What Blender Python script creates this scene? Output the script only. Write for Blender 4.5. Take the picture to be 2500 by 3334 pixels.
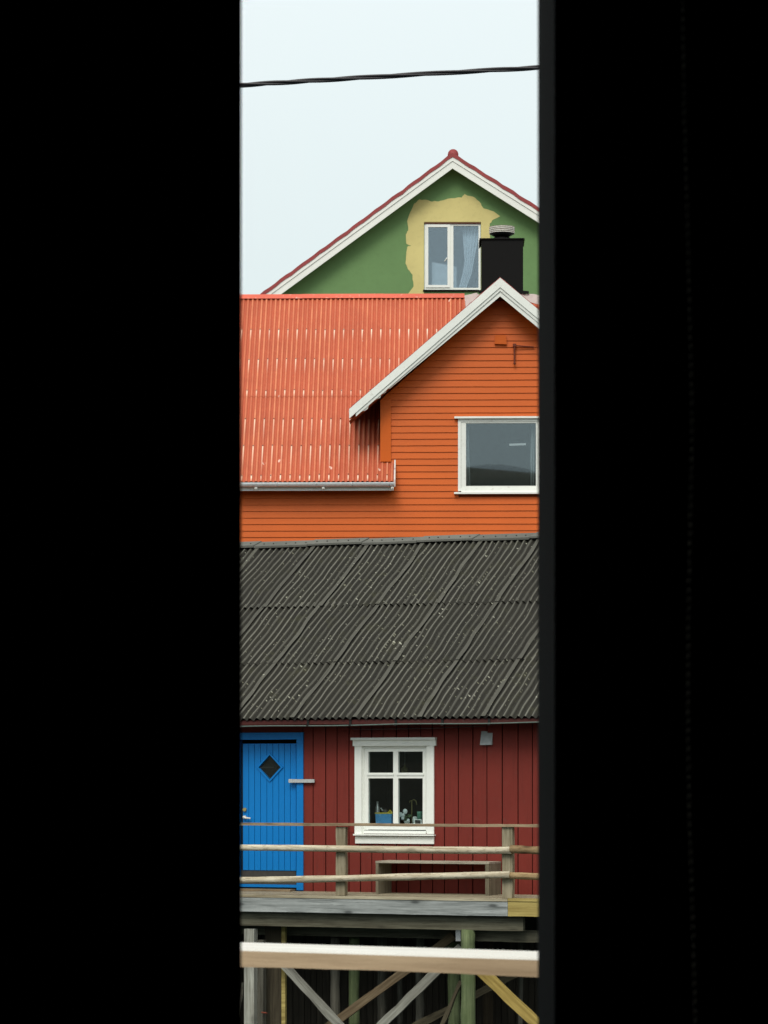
import bpy, bmesh, math, random
from mathutils import Vector, Matrix
from mathutils.geometry import tessellate_polygon
R = math.radians
random.seed(7)
S = bpy.context.scene
C = S.collection
for o in list(bpy.data.objects):
    bpy.data.objects.remove(o)

# ------------------------------------------------------------------ camera
F, CX, HY, EYE = 9600.0, 1250.0, 2540.0, 4.0      # focal length / centre / horizon in photo pixels, eye height
cd = bpy.data.cameras.new('camera'); cam = bpy.data.objects.new('camera', cd); C.objects.link(cam)
cam.location = (0, 0, EYE); cam.rotation_euler = (R(90), 0, 0)
cd.sensor_fit = 'VERTICAL'; cd.sensor_height = 36; cd.sensor_width = 27
cd.lens = F / 3334 * 36; cd.shift_y = (HY - 1667) / 3334
cd.clip_start = 0.05; cd.clip_end = 6000
cd.dof.use_dof = True; cd.dof.focus_distance = 44; cd.dof.aperture_fstop = 23
S.camera = cam

# ------------------------------------------------------------------ sky, sun, exposure
W = bpy.data.worlds.new('World'); S.world = W; W.use_nodes = True
nt = W.node_tree; nt.nodes.clear()
def wn(t, **k):
    n = nt.nodes.new(t)
    for a, v in k.items(): setattr(n, a, v)
    return n
SUN_EL, SUN_AZ = R(46), R(194)                    # sun behind the camera and a little to its left, behind cloud
sky = wn('ShaderNodeTexSky', sky_type='NISHITA', sun_disc=False, sun_elevation=SUN_EL, sun_rotation=SUN_AZ,
         air_density=1.0, dust_density=6.0, ozone_density=1.0)
hs = wn('ShaderNodeHueSaturation'); hs.inputs['Saturation'].default_value = 0.25
geo = wn('ShaderNodeTexCoord'); sep = wn('ShaderNodeSeparateXYZ')
ramp = wn('ShaderNodeMapRange'); ramp.inputs[1].default_value = 0.0; ramp.inputs[2].default_value = 1.0
ramp.inputs[3].default_value = 0.0; ramp.inputs[4].default_value = 1.0
cr = wn('ShaderNodeValToRGB')                     # overcast: brighter towards the zenith
e = cr.color_ramp.elements
e[0].position = 0.0; e[0].color = (5.9, 7.0, 7.0, 1)
e[1].position = 1.0; e[1].color = (13.7, 13.7, 13.1, 1)
m = e.new(0.26); m.color = (7.95, 8.85, 9.0, 1)
nz = wn('ShaderNodeTexNoise'); nz.inputs['Scale'].default_value = 2.2; nz.inputs['Detail'].default_value = 3
nm = wn('ShaderNodeMapRange'); nm.inputs[3].default_value = 0.97; nm.inputs[4].default_value = 1.03
vm = wn('ShaderNodeVectorMath', operation='SCALE')
mx = wn('ShaderNodeMix', data_type='RGBA'); mx.inputs[0].default_value = 0.9
bg = wn('ShaderNodeBackground'); bg.inputs['Strength'].default_value = 0.1
out = wn('ShaderNodeOutputWorld')
L = nt.links.new
L(geo.outputs['Generated'], sep.inputs[0]); L(sep.outputs['Z'], ramp.inputs[0]); L(ramp.outputs[0], cr.inputs[0])
L(geo.outputs['Generated'], nz.inputs['Vector']); L(nz.outputs['Fac'], nm.inputs[0])
L(cr.outputs[0], vm.inputs[0]); L(nm.outputs[0], vm.inputs['Scale'])
L(sky.outputs[0], hs.inputs['Color']); L(hs.outputs[0], mx.inputs[6]); L(vm.outputs[0], mx.inputs[7])
L(mx.outputs[2], bg.inputs[0]); L(bg.outputs[0], out.inputs[0])
sd = bpy.data.lights.new('sun', 'SUN'); sd.energy = 1.5; sd.angle = R(25); sd.color = (1.0, 0.95, 0.86)
sun = bpy.data.objects.new('sun', sd); C.objects.link(sun)
sv = Vector((math.cos(SUN_EL) * math.sin(SUN_AZ), math.cos(SUN_EL) * math.cos(SUN_AZ), math.sin(SUN_EL)))
sun.rotation_euler = sv.to_track_quat('Z', 'Y').to_euler(); sun.location = sv * 60
vs = S.view_settings; vs.view_transform = 'Standard'; vs.look = 'None'; vs.exposure = 0.2; vs.gamma = 1; vs.use_curve_mapping = False
S.cycles.use_denoising = True
S.cycles.max_bounces = 8; S.cycles.transparent_max_bounces = 12
S.cycles.caustics_reflective = False; S.cycles.caustics_refractive = False

# ------------------------------------------------------------------ materials
def lin(r, g, b):
    f = lambda c: c / 12.92 if c <= 0.04045 else ((c + 0.055) / 1.055) ** 2.4
    return (f(r / 255), f(g / 255), f(b / 255), 1)
def scl(c, k): return (c[0] * k, c[1] * k, c[2] * k, 1)
class NT:
    def __init__(s, name):
        s.m = bpy.data.materials.new(name); s.m.use_nodes = True; s.t = s.m.node_tree
        s.b = s.t.nodes['Principled BSDF']; s.o = s.t.nodes['Material Output']
        s.b.inputs['Specular IOR Level'].default_value = 0.3
    def n(s, t, **k):
        x = s.t.nodes.new(t)
        for a, v in k.items(): setattr(x, a, v)
        return x
    def l(s, a, b): s.t.links.new(a, b)
    def val(s, sock, v):
        if hasattr(v, 'is_output'): s.l(v, sock)
        else: sock.default_value = v
    def math(s, op, a, b=0.0, c=0.0, clamp=False):
        x = s.n('ShaderNodeMath', operation=op, use_clamp=clamp)
        for i, v in enumerate((a, b, c)): s.val(x.inputs[i], v)
        return x.outputs[0]
    def mix(s, f, a, b, blend='MIX'):
        x = s.n('ShaderNodeMix', data_type='RGBA', blend_type=blend)
        s.val(x.inputs[0], f); s.val(x.inputs[6], a); s.val(x.inputs[7], b)
        return x.outputs[2]
    def ramp(s, f, lo, hi, a=0.0, b=1.0):
        x = s.n('ShaderNodeMapRange'); x.clamp = True
        s.val(x.inputs[0], f)
        for i, v in enumerate((lo, hi, a, b)): x.inputs[i + 1].default_value = v
        return x.outputs[0]
    def coords(s, scale=(1, 1, 1), rnd=True, kind='Object'):
        tc = s.n('ShaderNodeTexCoord'); src = tc.outputs[kind]
        if rnd:
            oi = s.n('ShaderNodeObjectInfo'); k = s.math('MULTIPLY', oi.outputs['Random'], 37.0)
            a = s.n('ShaderNodeVectorMath', operation='ADD'); s.l(src, a.inputs[0]); s.l(k, a.inputs[1]); src = a.outputs[0]
        mp = s.n('ShaderNodeMapping'); mp.inputs['Scale'].default_value = scale; s.l(src, mp.inputs['Vector'])
        return mp.outputs[0]
    def noise(s, vec, scale, detail=4, rough=0.6):
        x = s.n('ShaderNodeTexNoise'); x.inputs['Scale'].default_value = scale
        x.inputs['Detail'].default_value = detail; x.inputs['Roughness'].default_value = rough
        s.l(vec, x.inputs['Vector']); return x.outputs['Fac']
    def rand(s): return s.n('ShaderNodeObjectInfo').outputs['Random']
    def bump(s, h, strength=0.3, dist=0.01):
        x = s.n('ShaderNodeBump'); x.inputs['Strength'].default_value = strength; x.inputs['Distance'].default_value = dist
        s.l(h, x.inputs['Height']); s.l(x.outputs[0], s.b.inputs['Normal'])
    def base(s, c, rough=0.6):
        s.val(s.b.inputs['Base Color'], c); s.val(s.b.inputs['Roughness'], rough); return s.m

AX = {'x': (0.6, 14, 14), 'z': (14, 14, 0.6), 'y': (14, 0.6, 14), '0': (3, 3, 3)}
def paint(name, col, axis='0', rough=0.55, var=0.12, grain=0.10, dirt=0.0, dirtcol=(0.12, 0.10, 0.08, 1), objvar=0.12):
    k = NT(name)
    g = k.noise(k.coords(AX[axis]), 3.0, 5)
    big = k.noise(k.coords((0.7, 0.7, 0.7), rnd=False), 1.3, 3)
    c = k.mix(k.ramp(big, 0.3, 0.7), scl(col, 1 - var), scl(col, 1 + var))
    c = k.mix(k.math('MULTIPLY', k.ramp(g, 0.52, 0.75), grain * 4, clamp=True), c, scl(col, 0.6))
    c = k.mix(k.math('MULTIPLY', k.rand(), objvar), c, scl(col, 0.45))
    if dirt > 0:
        d = k.noise(k.coords((5, 5, 5)), 2.5, 6, 0.7)
        c = k.mix(k.math('MULTIPLY', k.ramp(d, 0.58, 0.72), dirt), c, dirtcol)
    k.bump(g, 0.15, 0.004)
    return k.base(c, rough)
def wood(name, a, b, axis='x', rough=0.8, knots=0.7, tint=None, objvar=0.3, gain=1.35, bark=0.0):
    a, b = scl(a, gain), scl(b, gain)
    k = NT(name)
    sc = {'x': (0.45, 9, 9), 'z': (9, 9, 0.45), 'y': (9, 0.45, 9)}[axis]
    v = k.coords(sc)
    g = k.noise(v, 3.2, 8, 0.7)
    big = k.noise(k.coords((1.5, 1.5, 1.5)), 1.2, 3)
    c = k.mix(k.ramp(g, 0.33, 0.68), scl(b, 0.8), a)
    c = k.mix(k.math('MULTIPLY', k.ramp(big, 0.4, 0.7), 0.5), c, b)
    kx = k.n('ShaderNodeSeparateXYZ'); k.l(k.coords({'x': (1.9, 1, 6), 'z': (6, 1, 1.9), 'y': (6, 1.9, 1)}[axis]), kx.inputs[0])
    kc = k.n('ShaderNodeCombineXYZ'); k.l(kx.outputs[0], kc.inputs[0]); k.l(kx.outputs[2 if axis != 'y' else 1], kc.inputs[1])
    vo = k.n('ShaderNodeTexVoronoi', voronoi_dimensions='2D'); vo.inputs['Scale'].default_value = 1.0; k.l(kc.outputs[0], vo.inputs['Vector'])
    kr = k.n('ShaderNodeSeparateColor'); k.l(vo.outputs['Color'], kr.inputs[0])
    kn = k.math('MULTIPLY', k.ramp(vo.outputs['Distance'], 0.06, 0.16, 1, 0), k.math('GREATER_THAN', kr.outputs[0], 0.45))
    halo = k.math('MULTIPLY', k.ramp(vo.outputs['Distance'], 0.1, 0.42, 1, 0), k.math('GREATER_THAN', kr.outputs[0], 0.45))
    c = k.mix(k.math('MULTIPLY', halo, 0.4 * knots), c, scl(b, 0.6))
    c = k.mix(k.math('MULTIPLY', kn, knots), c, scl(b, 0.3))
    crack = k.ramp(k.noise(k.coords(tuple(x * 2.2 for x in sc)), 2.6, 2), 0.66, 0.70)
    c = k.mix(k.math('MULTIPLY', crack, 0.6), c, scl(b, 0.35))
    if bark: c = k.mix(k.math('MULTIPLY', k.ramp(k.noise(k.coords((4, 14, 14)), 2.2, 6, 0.75), 0.54, 0.62), bark), c, scl(b, 0.5))
    if tint: c = k.mix(k.math('MULTIPLY', k.ramp(k.noise(k.coords((2, 2, 2)), 2.0, 5), 0.42, 0.62), tint[1]), c, tint[0])
    c = k.mix(k.math('MULTIPLY', k.rand(), objvar), c, scl(b, 0.55))
    k.bump(g, 0.35, 0.006)
    return k.base(c, rough)
def plain(name, col, rough=0.5, metal=0.0, emit=None):
    k = NT(name); k.b.inputs['Metallic'].default_value = metal
    n = k.noise(k.coords((6, 6, 6)), 4, 4)
    if emit:
        k.b.inputs['Emission Color'].default_value = col; k.b.inputs['Emission Strength'].default_value = emit
    return k.base(k.mix(k.ramp(n, 0.3, 0.7), scl(col, 0.85), scl(col, 1.1)), rough)
def glass(name, f0=0.09, tint=(0.9, 0.95, 0.97, 1), through=(0.85, 0.9, 0.9, 1)):
    k = NT(name); k.t.nodes.remove(k.b)
    tr = k.n('ShaderNodeBsdfTransparent'); tr.inputs[0].default_value = through
    gl = k.n('ShaderNodeBsdfGlossy'); gl.inputs['Roughness'].default_value = 0.01; gl.inputs['Color'].default_value = tint
    fr = k.n('ShaderNodeLayerWeight'); fr.inputs[0].default_value = 0.25
    f = k.math('MULTIPLY_ADD', k.math('POWER', fr.outputs['Facing'], 4.0), 0.8, f0, clamp=True)
    ms = k.n('ShaderNodeMixShader'); k.l(f, ms.inputs[0]); k.l(tr.outputs[0], ms.inputs[1]); k.l(gl.outputs[0], ms.inputs[2])
    k.l(ms.outputs[0], k.o.inputs[0]); return k.m

RED = lin(117, 40, 31); ORANGE = lin(205, 93, 16)
M = {}
M['red'] = paint('red_paint', RED, 'z', 0.7, 0.10, 0.16, 0.15)
M['redtrim'] = paint('dark_red_trim', lin(78, 30, 26), 'x', 0.6, 0.2, 0.2, 0.5, lin(120, 100, 92))
M['redback'] = plain('red_backing', lin(60, 22, 18), 0.9)
M['blue'] = paint('blue_paint', lin(0, 118, 194), 'z', 0.45, 0.05, 0.03, objvar=0.05)
M['white'] = paint('white_paint', (0.83, 0.85, 0.80, 1), '0', 0.5, 0.04, 0.02, 0.10, lin(150, 140, 120), objvar=0.03)
M['whiteworn'] = paint('worn_white_paint', (0.81, 0.83, 0.78, 1), '0', 0.55, 0.06, 0.03, 0.32, lin(140, 118, 96), objvar=0.05)
M['orange'] = paint('orange_paint', ORANGE, 'x', 0.5, 0.06, 0.05, 0.0, objvar=0.10)
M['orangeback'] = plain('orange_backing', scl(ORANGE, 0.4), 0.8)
M['green'] = paint('green_render', lin(108, 142, 92), '0', 0.85, 0.08, 0.05)
M['yellow'] = paint('bare_yellow_render', lin(214, 201, 136), '0', 0.9, 0.08, 0.06)
M['redtile'] = paint('red_tile', lin(150, 66, 66), '0', 0.6, 0.15, 0.1, 0.3)
M['peel'] = paint('peeling_paint', lin(215, 205, 200), '0', 0.7, 0.1, 0.1, 1.0, lin(140, 60, 70))
M['chimney'] = plain('black_sheet_metal', (0.004, 0.004, 0.004, 1), 0.55)
M['chimney'].node_tree.nodes['Principled BSDF'].inputs['Specular IOR Level'].default_value = 0.12
M['cowl'] = plain('pale_metal', (0.72, 0.70, 0.64, 1), 0.5)
M['zinc'] = plain('zinc', (0.66, 0.70, 0.72, 1), 0.4, 0.3)
M['steel'] = plain('steel', (0.55, 0.55, 0.55, 1), 0.35, 0.6)
M['rust'] = plain('rusty_iron', lin(112, 55, 38), 0.8)
M['galv'] = plain('galvanised_grey', lin(178, 182, 182), 0.5)
M['pipe'] = plain('grey_green_conduit', lin(92, 104, 98), 0.6)
M['dark'] = plain('dark_recess', (0.012, 0.011, 0.010, 1), 0.8)
M['kick'] = plain('dark_kick_plate', lin(62, 60, 58), 0.5)
M['roomdark'] = plain('dim_interior', lin(44, 36, 31), 0.9)
M['roomgrey'] = plain('grey_interior', lin(125, 130, 130), 0.9)
M['roompale'] = plain('pale_interior', lin(185, 195, 200), 0.9)
M['glass'] = glass('window_glass', 0.03)
M['glass2'] = glass('double_glazing', 0.125, (0.82, 0.92, 0.97, 1), (0.7, 0.75, 0.75, 1))
M['glass3'] = glass('pale_glazing', 0.16, (0.8, 0.92, 1.0, 1), (0.8, 0.86, 0.9, 1))
M['log'] = wood('weathered_log', lin(216, 210, 190), lin(140, 126, 100), 'x', 0.85, 0.5, bark=0.6)
M['logdark'] = wood('brown_log', lin(172, 150, 112), lin(96, 72, 46), 'x', 0.85, 0.8, bark=0.5)
M['railtop'] = wood('rail_board', lin(168, 150, 122), lin(104, 84, 62), 'x', 0.8, 0.4)
M['post'] = wood('grey_post', lin(152, 146, 126), lin(92, 84, 66), 'z', 0.85, 0.7)
M['deck'] = wood('deck_wood', lin(178, 170, 146), lin(120, 108, 86), 'x', 0.8, 0.3)
M['fascia'] = wood('silver_grey_board', lin(160, 164, 162), lin(98, 102, 100), 'x', 0.8, 0.8, objvar=0.1)
M['yfascia'] = wood('yellowish_board', lin(176, 160, 98), lin(126, 108, 58), 'x', 0.8, 0.5, objvar=0.1)
M['beam'] = wood('dark_grey_beam', lin(102, 100, 84), lin(62, 58, 46), 'x', 0.9, 0.4, objvar=0.1)
M['greypile'] = wood('grey_pile', lin(100, 98, 88), lin(60, 58, 50), 'z', 0.9, 0.5)
M['lightpile'] = wood('light_grey_pile', lin(165, 166, 156), lin(108, 106, 96), 'z', 0.9, 0.5, objvar=0.1)
M['greenpile'] = wood('green_pile', lin(106, 116, 82), lin(72, 82, 56), 'z', 0.9, 0.4, (lin(84, 98, 62), 0.6), objvar=0.1)
M['brownpile'] = wood('brown_pile', lin(70, 60, 44), lin(44, 36, 26), 'z', 0.9, 0.3)
M['greybrace'] = wood('grey_brace', lin(148, 148, 138), lin(88, 86, 78), 'x', 0.9, 0.8, objvar=0.15)
M['brownbrace'] = wood('brown_brace', lin(118, 104, 82), lin(72, 58, 40), 'x', 0.9, 0.8, objvar=0.15)
M['darkbrace'] = wood('dark_brace', lin(88, 82, 64), lin(52, 46, 34), 'x', 0.9, 0.5, objvar=0.1)
M['yellowbrace'] = wood('yellow_brace', lin(176, 154, 88), lin(122, 102, 50), 'x', 0.85, 0.6, objvar=0.1)
M['under'] = wood('old_dark_plank', lin(70, 64, 54), lin(40, 36, 30), 'z', 0.95, 0.3, objvar=0.5)
M['panel'] = wood('brown_grey_panel', lin(72, 66, 52), lin(46, 40, 30), 'z', 0.95, 0.3, objvar=0.2)
M['bench'] = wood('bench_wood', lin(182, 175, 158), lin(118, 110, 96), 'x', 0.85, 0.4)
M['capwood'] = wood('cap_plank_wood', lin(198, 175, 144), lin(162, 138, 110), 'x', 0.75, 0.75, objvar=0.05)
M['captop'] = wood('lit_top_wood', lin(232, 232, 226), lin(205, 202, 192), 'x', 0.45, 0.05, objvar=0.02, gain=0.97)  # near-white colour paints in the strong light on the plank's top
M['ridge'] = paint('grey_ridge_sheet', lin(98, 98, 92), 'x', 0.85, 0.25, 0.25, 0.5, (0.03, 0.03, 0.028, 1), objvar=0.3)
M['cable'] = plain('black_cable', (0.03, 0.028, 0.032, 1), 0.35)
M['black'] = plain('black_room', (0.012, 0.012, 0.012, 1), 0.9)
M['frame'] = plain('dark_frame_paint', (0.0075, 0.0085, 0.0082, 1), 0.95)
M['bead'] = plain('bead_plastic', (0.12, 0.11, 0.09, 1), 0.6)
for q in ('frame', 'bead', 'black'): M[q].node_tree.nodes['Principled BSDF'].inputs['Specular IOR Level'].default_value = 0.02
M['tube'] = plain('lit_tube', (0.95, 1.0, 0.98, 1), 0.5, emit=0.42)
M['cloth'] = plain('white_curtain', (0.72, 0.75, 0.76, 1), 0.9)
M['bluebox'] = paint('blue_print', lin(80, 145, 195), '0', 0.4, 0.3, 0.1, 0.8, lin(150, 190, 225))
M['ylid'] = plain('yellow_lid', lin(200, 180, 60), 0.5)
M['petal'] = plain('white_petal', (0.7, 0.75, 0.75, 1), 0.6)
M['leaf'] = plain('leaf_green', (0.07, 0.11, 0.05, 1), 0.6)
M['cupgreen'] = plain('green_cup', lin(90, 140, 120), 0.4)
M['brass'] = plain('dull_brass', lin(150, 140, 90), 0.5)
M['ceramic'] = plain('pale_ceramic', (0.6, 0.62, 0.6, 1), 0.4)

# painted corrugated roof, with worn pale streaks under every screw (u,v in metres from the UV map)
PITCH_O = 0.0885
SCREW_ROWS = []
def orange_roof_mat(rows):
    k = NT('worn_orange_roof_paint')
    col = lin(180, 86, 58)
    uv = k.n('ShaderNodeUVMap'); uv.uv_map = 'UVMap'
    sp = k.n('ShaderNodeSeparateXYZ'); k.l(uv.outputs[0], sp.inputs[0]); u, v = sp.outputs[0], sp.outputs[1]
    big = k.noise(k.coords((1, 1, 1), rnd=False), 1.2, 4)
    fine = k.noise(k.coords((9, 9, 0.8), rnd=False), 2.5, 5)
    c = k.mix(k.ramp(big, 0.3, 0.7), scl(col, 0.9), scl(col, 1.08))
    c = k.mix(k.math('MULTIPLY', k.ramp(fine, 0.5, 0.75), 0.3), c, lin(212, 116, 80))
    col2 = k.math('DIVIDE', u, PITCH_O * 2)
    cell = k.math('ROUND', col2)
    du = k.math('ABSOLUTE', k.math('MULTIPLY', k.math('SUBTRACT', col2, cell), PITCH_O * 2))
    inx = k.ramp(du, 0.007, 0.016, 1, 0)
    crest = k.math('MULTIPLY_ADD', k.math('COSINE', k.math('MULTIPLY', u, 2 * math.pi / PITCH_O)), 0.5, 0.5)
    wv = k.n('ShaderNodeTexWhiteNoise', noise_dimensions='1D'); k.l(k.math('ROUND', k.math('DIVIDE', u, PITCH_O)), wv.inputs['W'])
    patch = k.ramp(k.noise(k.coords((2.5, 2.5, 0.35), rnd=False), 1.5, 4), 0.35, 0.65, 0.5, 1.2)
    c = k.mix(k.math('MULTIPLY', k.math('MULTIPLY', k.math('POWER', crest, 3.0), k.math('MULTIPLY_ADD', wv.outputs['Value'], 0.55, 0.2)), patch), c, lin(228, 146, 104))     # paler crests, uneven from wave to wave
    tot = None
    for i, (rv, ln, st) in enumerate(rows):
        cb = k.n('ShaderNodeCombineXYZ'); k.l(cell, cb.inputs[0]); cb.inputs[1].default_value = i * 3.7
        w = k.n('ShaderNodeTexWhiteNoise'); k.l(cb.outputs[0], w.inputs['Vector'])
        r = w.outputs['Value']
        d = k.math('SUBTRACT', v, k.math('MULTIPLY_ADD', r, 0.03, rv))
        a = k.math('MULTIPLY', k.math('GREATER_THAN', d, 0.0), k.math('POWER', k.ramp(d, 0.06, ln, 1, 0), 1.4))
        a = k.math('MULTIPLY', a, k.math('MULTIPLY_ADD', k.math('FRACT', k.math('MULTIPLY', r, 7.13)), 0.6 * st, 0.42 * st))
        tot = a if tot is None else k.math('MAXIMUM', tot, a)
    f = k.math('MULTIPLY', tot, inx, clamp=True)
    c = k.mix(f, c, lin(238, 214, 190))
    # gull droppings and bare flecks
    vo = k.n('ShaderNodeTexVoronoi'); vo.inputs['Scale'].default_value = 3.2; k.l(k.coords((1, 1, 0.7), rnd=False), vo.inputs['Vector'])
    sprand = k.n('ShaderNodeSeparateColor'); k.l(vo.outputs['Color'], sprand.inputs[0])
    sz = k.ramp(sprand.outputs[0], 0.35, 1.0, 0.0, 0.12)
    wob = k.math('MULTIPLY_ADD', k.noise(k.coords((30, 30, 30), rnd=False), 1.0, 3), 0.12, vo.outputs['Distance'])
    dots = k.math('LESS_THAN', k.math('SUBTRACT', wob, 0.06), sz)
    c = k.mix(k.math('MULTIPLY', dots, 0.75), c, lin(238, 205, 188))
    return k.base(c, 0.55)
def dark_roof_mat():
    k = NT('weathered_black_roof')
    uv = k.n('ShaderNodeUVMap'); uv.uv_map = 'UVMap'
    mp = k.n('ShaderNodeMapping'); k.l(uv.outputs[0], mp.inputs['Vector'])
    big = k.noise(mp.outputs[0], 1.1, 5, 0.65)
    fine = k.noise(mp.outputs[0], 26, 5, 0.7)
    a, b = lin(31, 30, 25), lin(46, 45, 39)
    c = k.mix(k.ramp(big, 0.35, 0.7), a, lin(38, 37, 29))
    c = k.mix(k.ramp(fine, 0.45, 0.8), c, b)
    at = k.n('ShaderNodeAttribute'); at.attribute_name = 'crest'      # light along one side of each crest, painted as a narrow pale line
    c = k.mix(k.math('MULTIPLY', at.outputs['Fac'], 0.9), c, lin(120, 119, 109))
    c = k.mix(k.math('MULTIPLY', k.ramp(k.noise(mp.outputs[0], 3.0, 5, 0.7), 0.55, 0.7), 0.6), c, lin(58, 58, 40))
    for sc, lo, mxs, colr, st in ((9.5, 0.25, 0.22, lin(172, 172, 156), 0.85), (21.0, 0.3, 0.34, lin(128, 128, 110), 0.75)):
        vo = k.n('ShaderNodeTexVoronoi'); vo.inputs['Scale'].default_value = sc; k.l(mp.outputs[0], vo.inputs['Vector'])
        sp = k.n('ShaderNodeSeparateColor'); k.l(vo.outputs['Color'], sp.inputs[0])
        sz = k.ramp(sp.outputs[0], lo, 1.0, 0.0, mxs)
        mask = k.ramp(k.noise(mp.outputs[0], 0.7, 3), 0.32, 0.58)
        d = k.math('MULTIPLY_ADD', fine, 0.14, vo.outputs['Distance'])
        dots = k.math('LESS_THAN', k.math('SUBTRACT', d, 0.05), k.math('MULTIPLY', sz, mask))
        c = k.mix(k.math('MULTIPLY', dots, st), c, colr)
    oi = k.rand()
    c = k.mix(k.math('MULTIPLY', oi, 0.25), c, lin(36, 35, 32))
    k.bump(fine, 0.3, 0.004)
    return k.base(c, 0.9)

# ------------------------------------------------------------------ mesh helpers
class MB:
    def __init__(s): s.v, s.f, s.mi = [], [], []
    def box(s, x0, x1, y0, y1, z0, z1):
        b = len(s.v)
        s.v += [(x0, y0, z0), (x1, y0, z0), (x1, y1, z0), (x0, y1, z0), (x0, y0, z1), (x1, y0, z1), (x1, y1, z1), (x0, y1, z1)]
        s.f += [tuple(b + i for i in q) for q in ((0, 3, 2, 1), (4, 5, 6, 7), (0, 1, 5, 4), (1, 2, 6, 5), (2, 3, 7, 6), (3, 0, 4, 7))]
        return s
    def prism(s, poly, y0, y1):                      # polygon in (x, z), extruded along y
        b = len(s.v); n = len(poly)
        if n < 3: return s
        ar = sum(poly[i][0] * poly[(i + 1) % n][1] - poly[(i + 1) % n][0] * poly[i][1] for i in range(n))
        if ar < 0: poly = poly[::-1]
        s.v += [(x, y0, z) for x, z in poly] + [(x, y1, z) for x, z in poly]
        s.f.append(tuple(b + i for i in range(n))); s.f.append(tuple(b + n + i for i in reversed(range(n))))
        for i in range(n):
            j = (i + 1) % n; s.f.append((b + j, b + i, b + n + i, b + n + j))
        return s
    def tube(s, pts, rad, n=8, caps=True):
        pts = [Vector(p) for p in pts]; b = len(s.v)
        if not isinstance(rad, (list, tuple)): rad = [rad] * len(pts)
        for i, p in enumerate(pts):
            d = (pts[min(i + 1, len(pts) - 1)] - pts[max(i - 1, 0)]).normalized()
            up = Vector((0, 0, 1)) if abs(d.z) < 0.9 else Vector((0, 1, 0))
            a = d.cross(up).normalized(); c = a.cross(d).normalized()
            for k in range(n):
                t = 2 * math.pi * k / n; s.v.append(tuple(p + (a * math.cos(t) + c * math.sin(t)) * rad[i]))
        for i in range(len(pts) - 1):
            for k in range(n):
                q = (k + 1) % n; s.f.append((b + i * n + k, b + i * n + q, b + (i + 1) * n + q, b + (i + 1) * n + k))
        if caps:
            s.f.append(tuple(b + k for k in reversed(range(n)))); e0 = b + (len(pts) - 1) * n; s.f.append(tuple(e0 + k for k in range(n)))
        return s
    def lathe(s, prof, cx, cy, n=20):                # profile of (radius, z)
        b = len(s.v)
        for r, z in prof:
            for k in range(n):
                t = 2 * math.pi * k / n; s.v.append((cx + r * math.cos(t), cy + r * math.sin(t), z))
        for i in range(len(prof) - 1):
            for k in range(n):
                q = (k + 1) % n; s.f.append((b + i * n + k, b + i * n + q, b + (i + 1) * n + q, b + (i + 1) * n + k))
        s.f.append(tuple(b + k for k in reversed(range(n)))); e0 = b + (len(prof) - 1) * n; s.f.append(tuple(e0 + k for k in range(n)))
        return s
    def ball(s, c, r, n=8, sq=(1, 1, 1)):
        prof = []
        b = len(s.v); m = n // 2 + 1
        for i in range(m):
            a = -math.pi / 2 + math.pi * (i + 0.001) / (m - 1 + 0.002)
            for k in range(n):
                t = 2 * math.pi * k / n
                s.v.append((c[0] + r * sq[0] * math.cos(a) * math.cos(t), c[1] + r * sq[1] * math.cos(a) * math.sin(t), c[2] + r * sq[2] * math.sin(a)))
        for i in range(m - 1):
            for k in range(n):
                q = (k + 1) % n; s.f.append((b + i * n + k, b + i * n + q, b + (i + 1) * n + q, b + (i + 1) * n + k))
        return s
    def mesh(s, name, smooth=False):
        me = bpy.data.meshes.new(name); me.from_pydata(s.v, [], s.f); me.update()
        if smooth: me.polygons.foreach_set('use_smooth', [True] * len(me.polygons))
        return me
def obj(name, mb, mat, parent=None, smooth=False):
    me = mb.mesh(name, smooth) if isinstance(mb, MB) else mb
    if mat and not me.materials: me.materials.append(mat)
    o = bpy.data.objects.new(name, me); C.objects.link(o)
    if parent: o.parent = parent
    return o
def tag(o, label, cat, group=None):
    o['label'] = label; o['category'] = cat
    if group: o['group'] = group
    return o
def thing(name, label, cat, loc=(0, 0, 0), rotz=0, group=None):
    o = bpy.data.objects.new(name, None); C.objects.link(o); o.location = loc; o.rotation_euler = (0, 0, rotz); o.empty_display_size = 0.3
    return tag(o, label, cat, group)
def struct(name, mb, mat, smooth=False):
    o = obj(name, mb, mat, None, smooth); o['kind'] = 'structure'; return o
def basis(p0, p1, face=Vector((0, -1, 0))):
    p0, p1 = Vector(p0), Vector(p1); x = (p1 - p0).normalized()
    y = (-face - x * (-face).dot(x)).normalized(); z = x.cross(y)
    mt = Matrix((x, y, z)).transposed().to_4x4(); mt.translation = p0
    return mt, (p1 - p0).length
def bar(name, p0, p1, w, t, mat, parent, wob=0.006, segs=8):
    """sawn timber from p0 to p1, w wide in the plane facing us, t deep"""
    mt, ln = basis(p0, p1); mb = MB(); n = segs
    for i in range(n + 1):
        x = ln * i / n; a, c = random.uniform(-wob, wob), random.uniform(-wob, wob)
        mb.v += [(x, -t / 2, -w / 2 + a), (x, t / 2, -w / 2 + a), (x, t / 2, w / 2 + c), (x, -t / 2, w / 2 + c)]
    for i in range(n):
        for k in range(4):
            q = (k + 1) % 4; mb.f.append((4 * i + k, 4 * i + q, 4 * i + 4 + q, 4 * i + 4 + k))
    mb.f += [(3, 2, 1, 0), tuple(4 * n + k for k in range(4))]
    o = obj(name, mb, mat, parent); o.matrix_local = mt; return o
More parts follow.
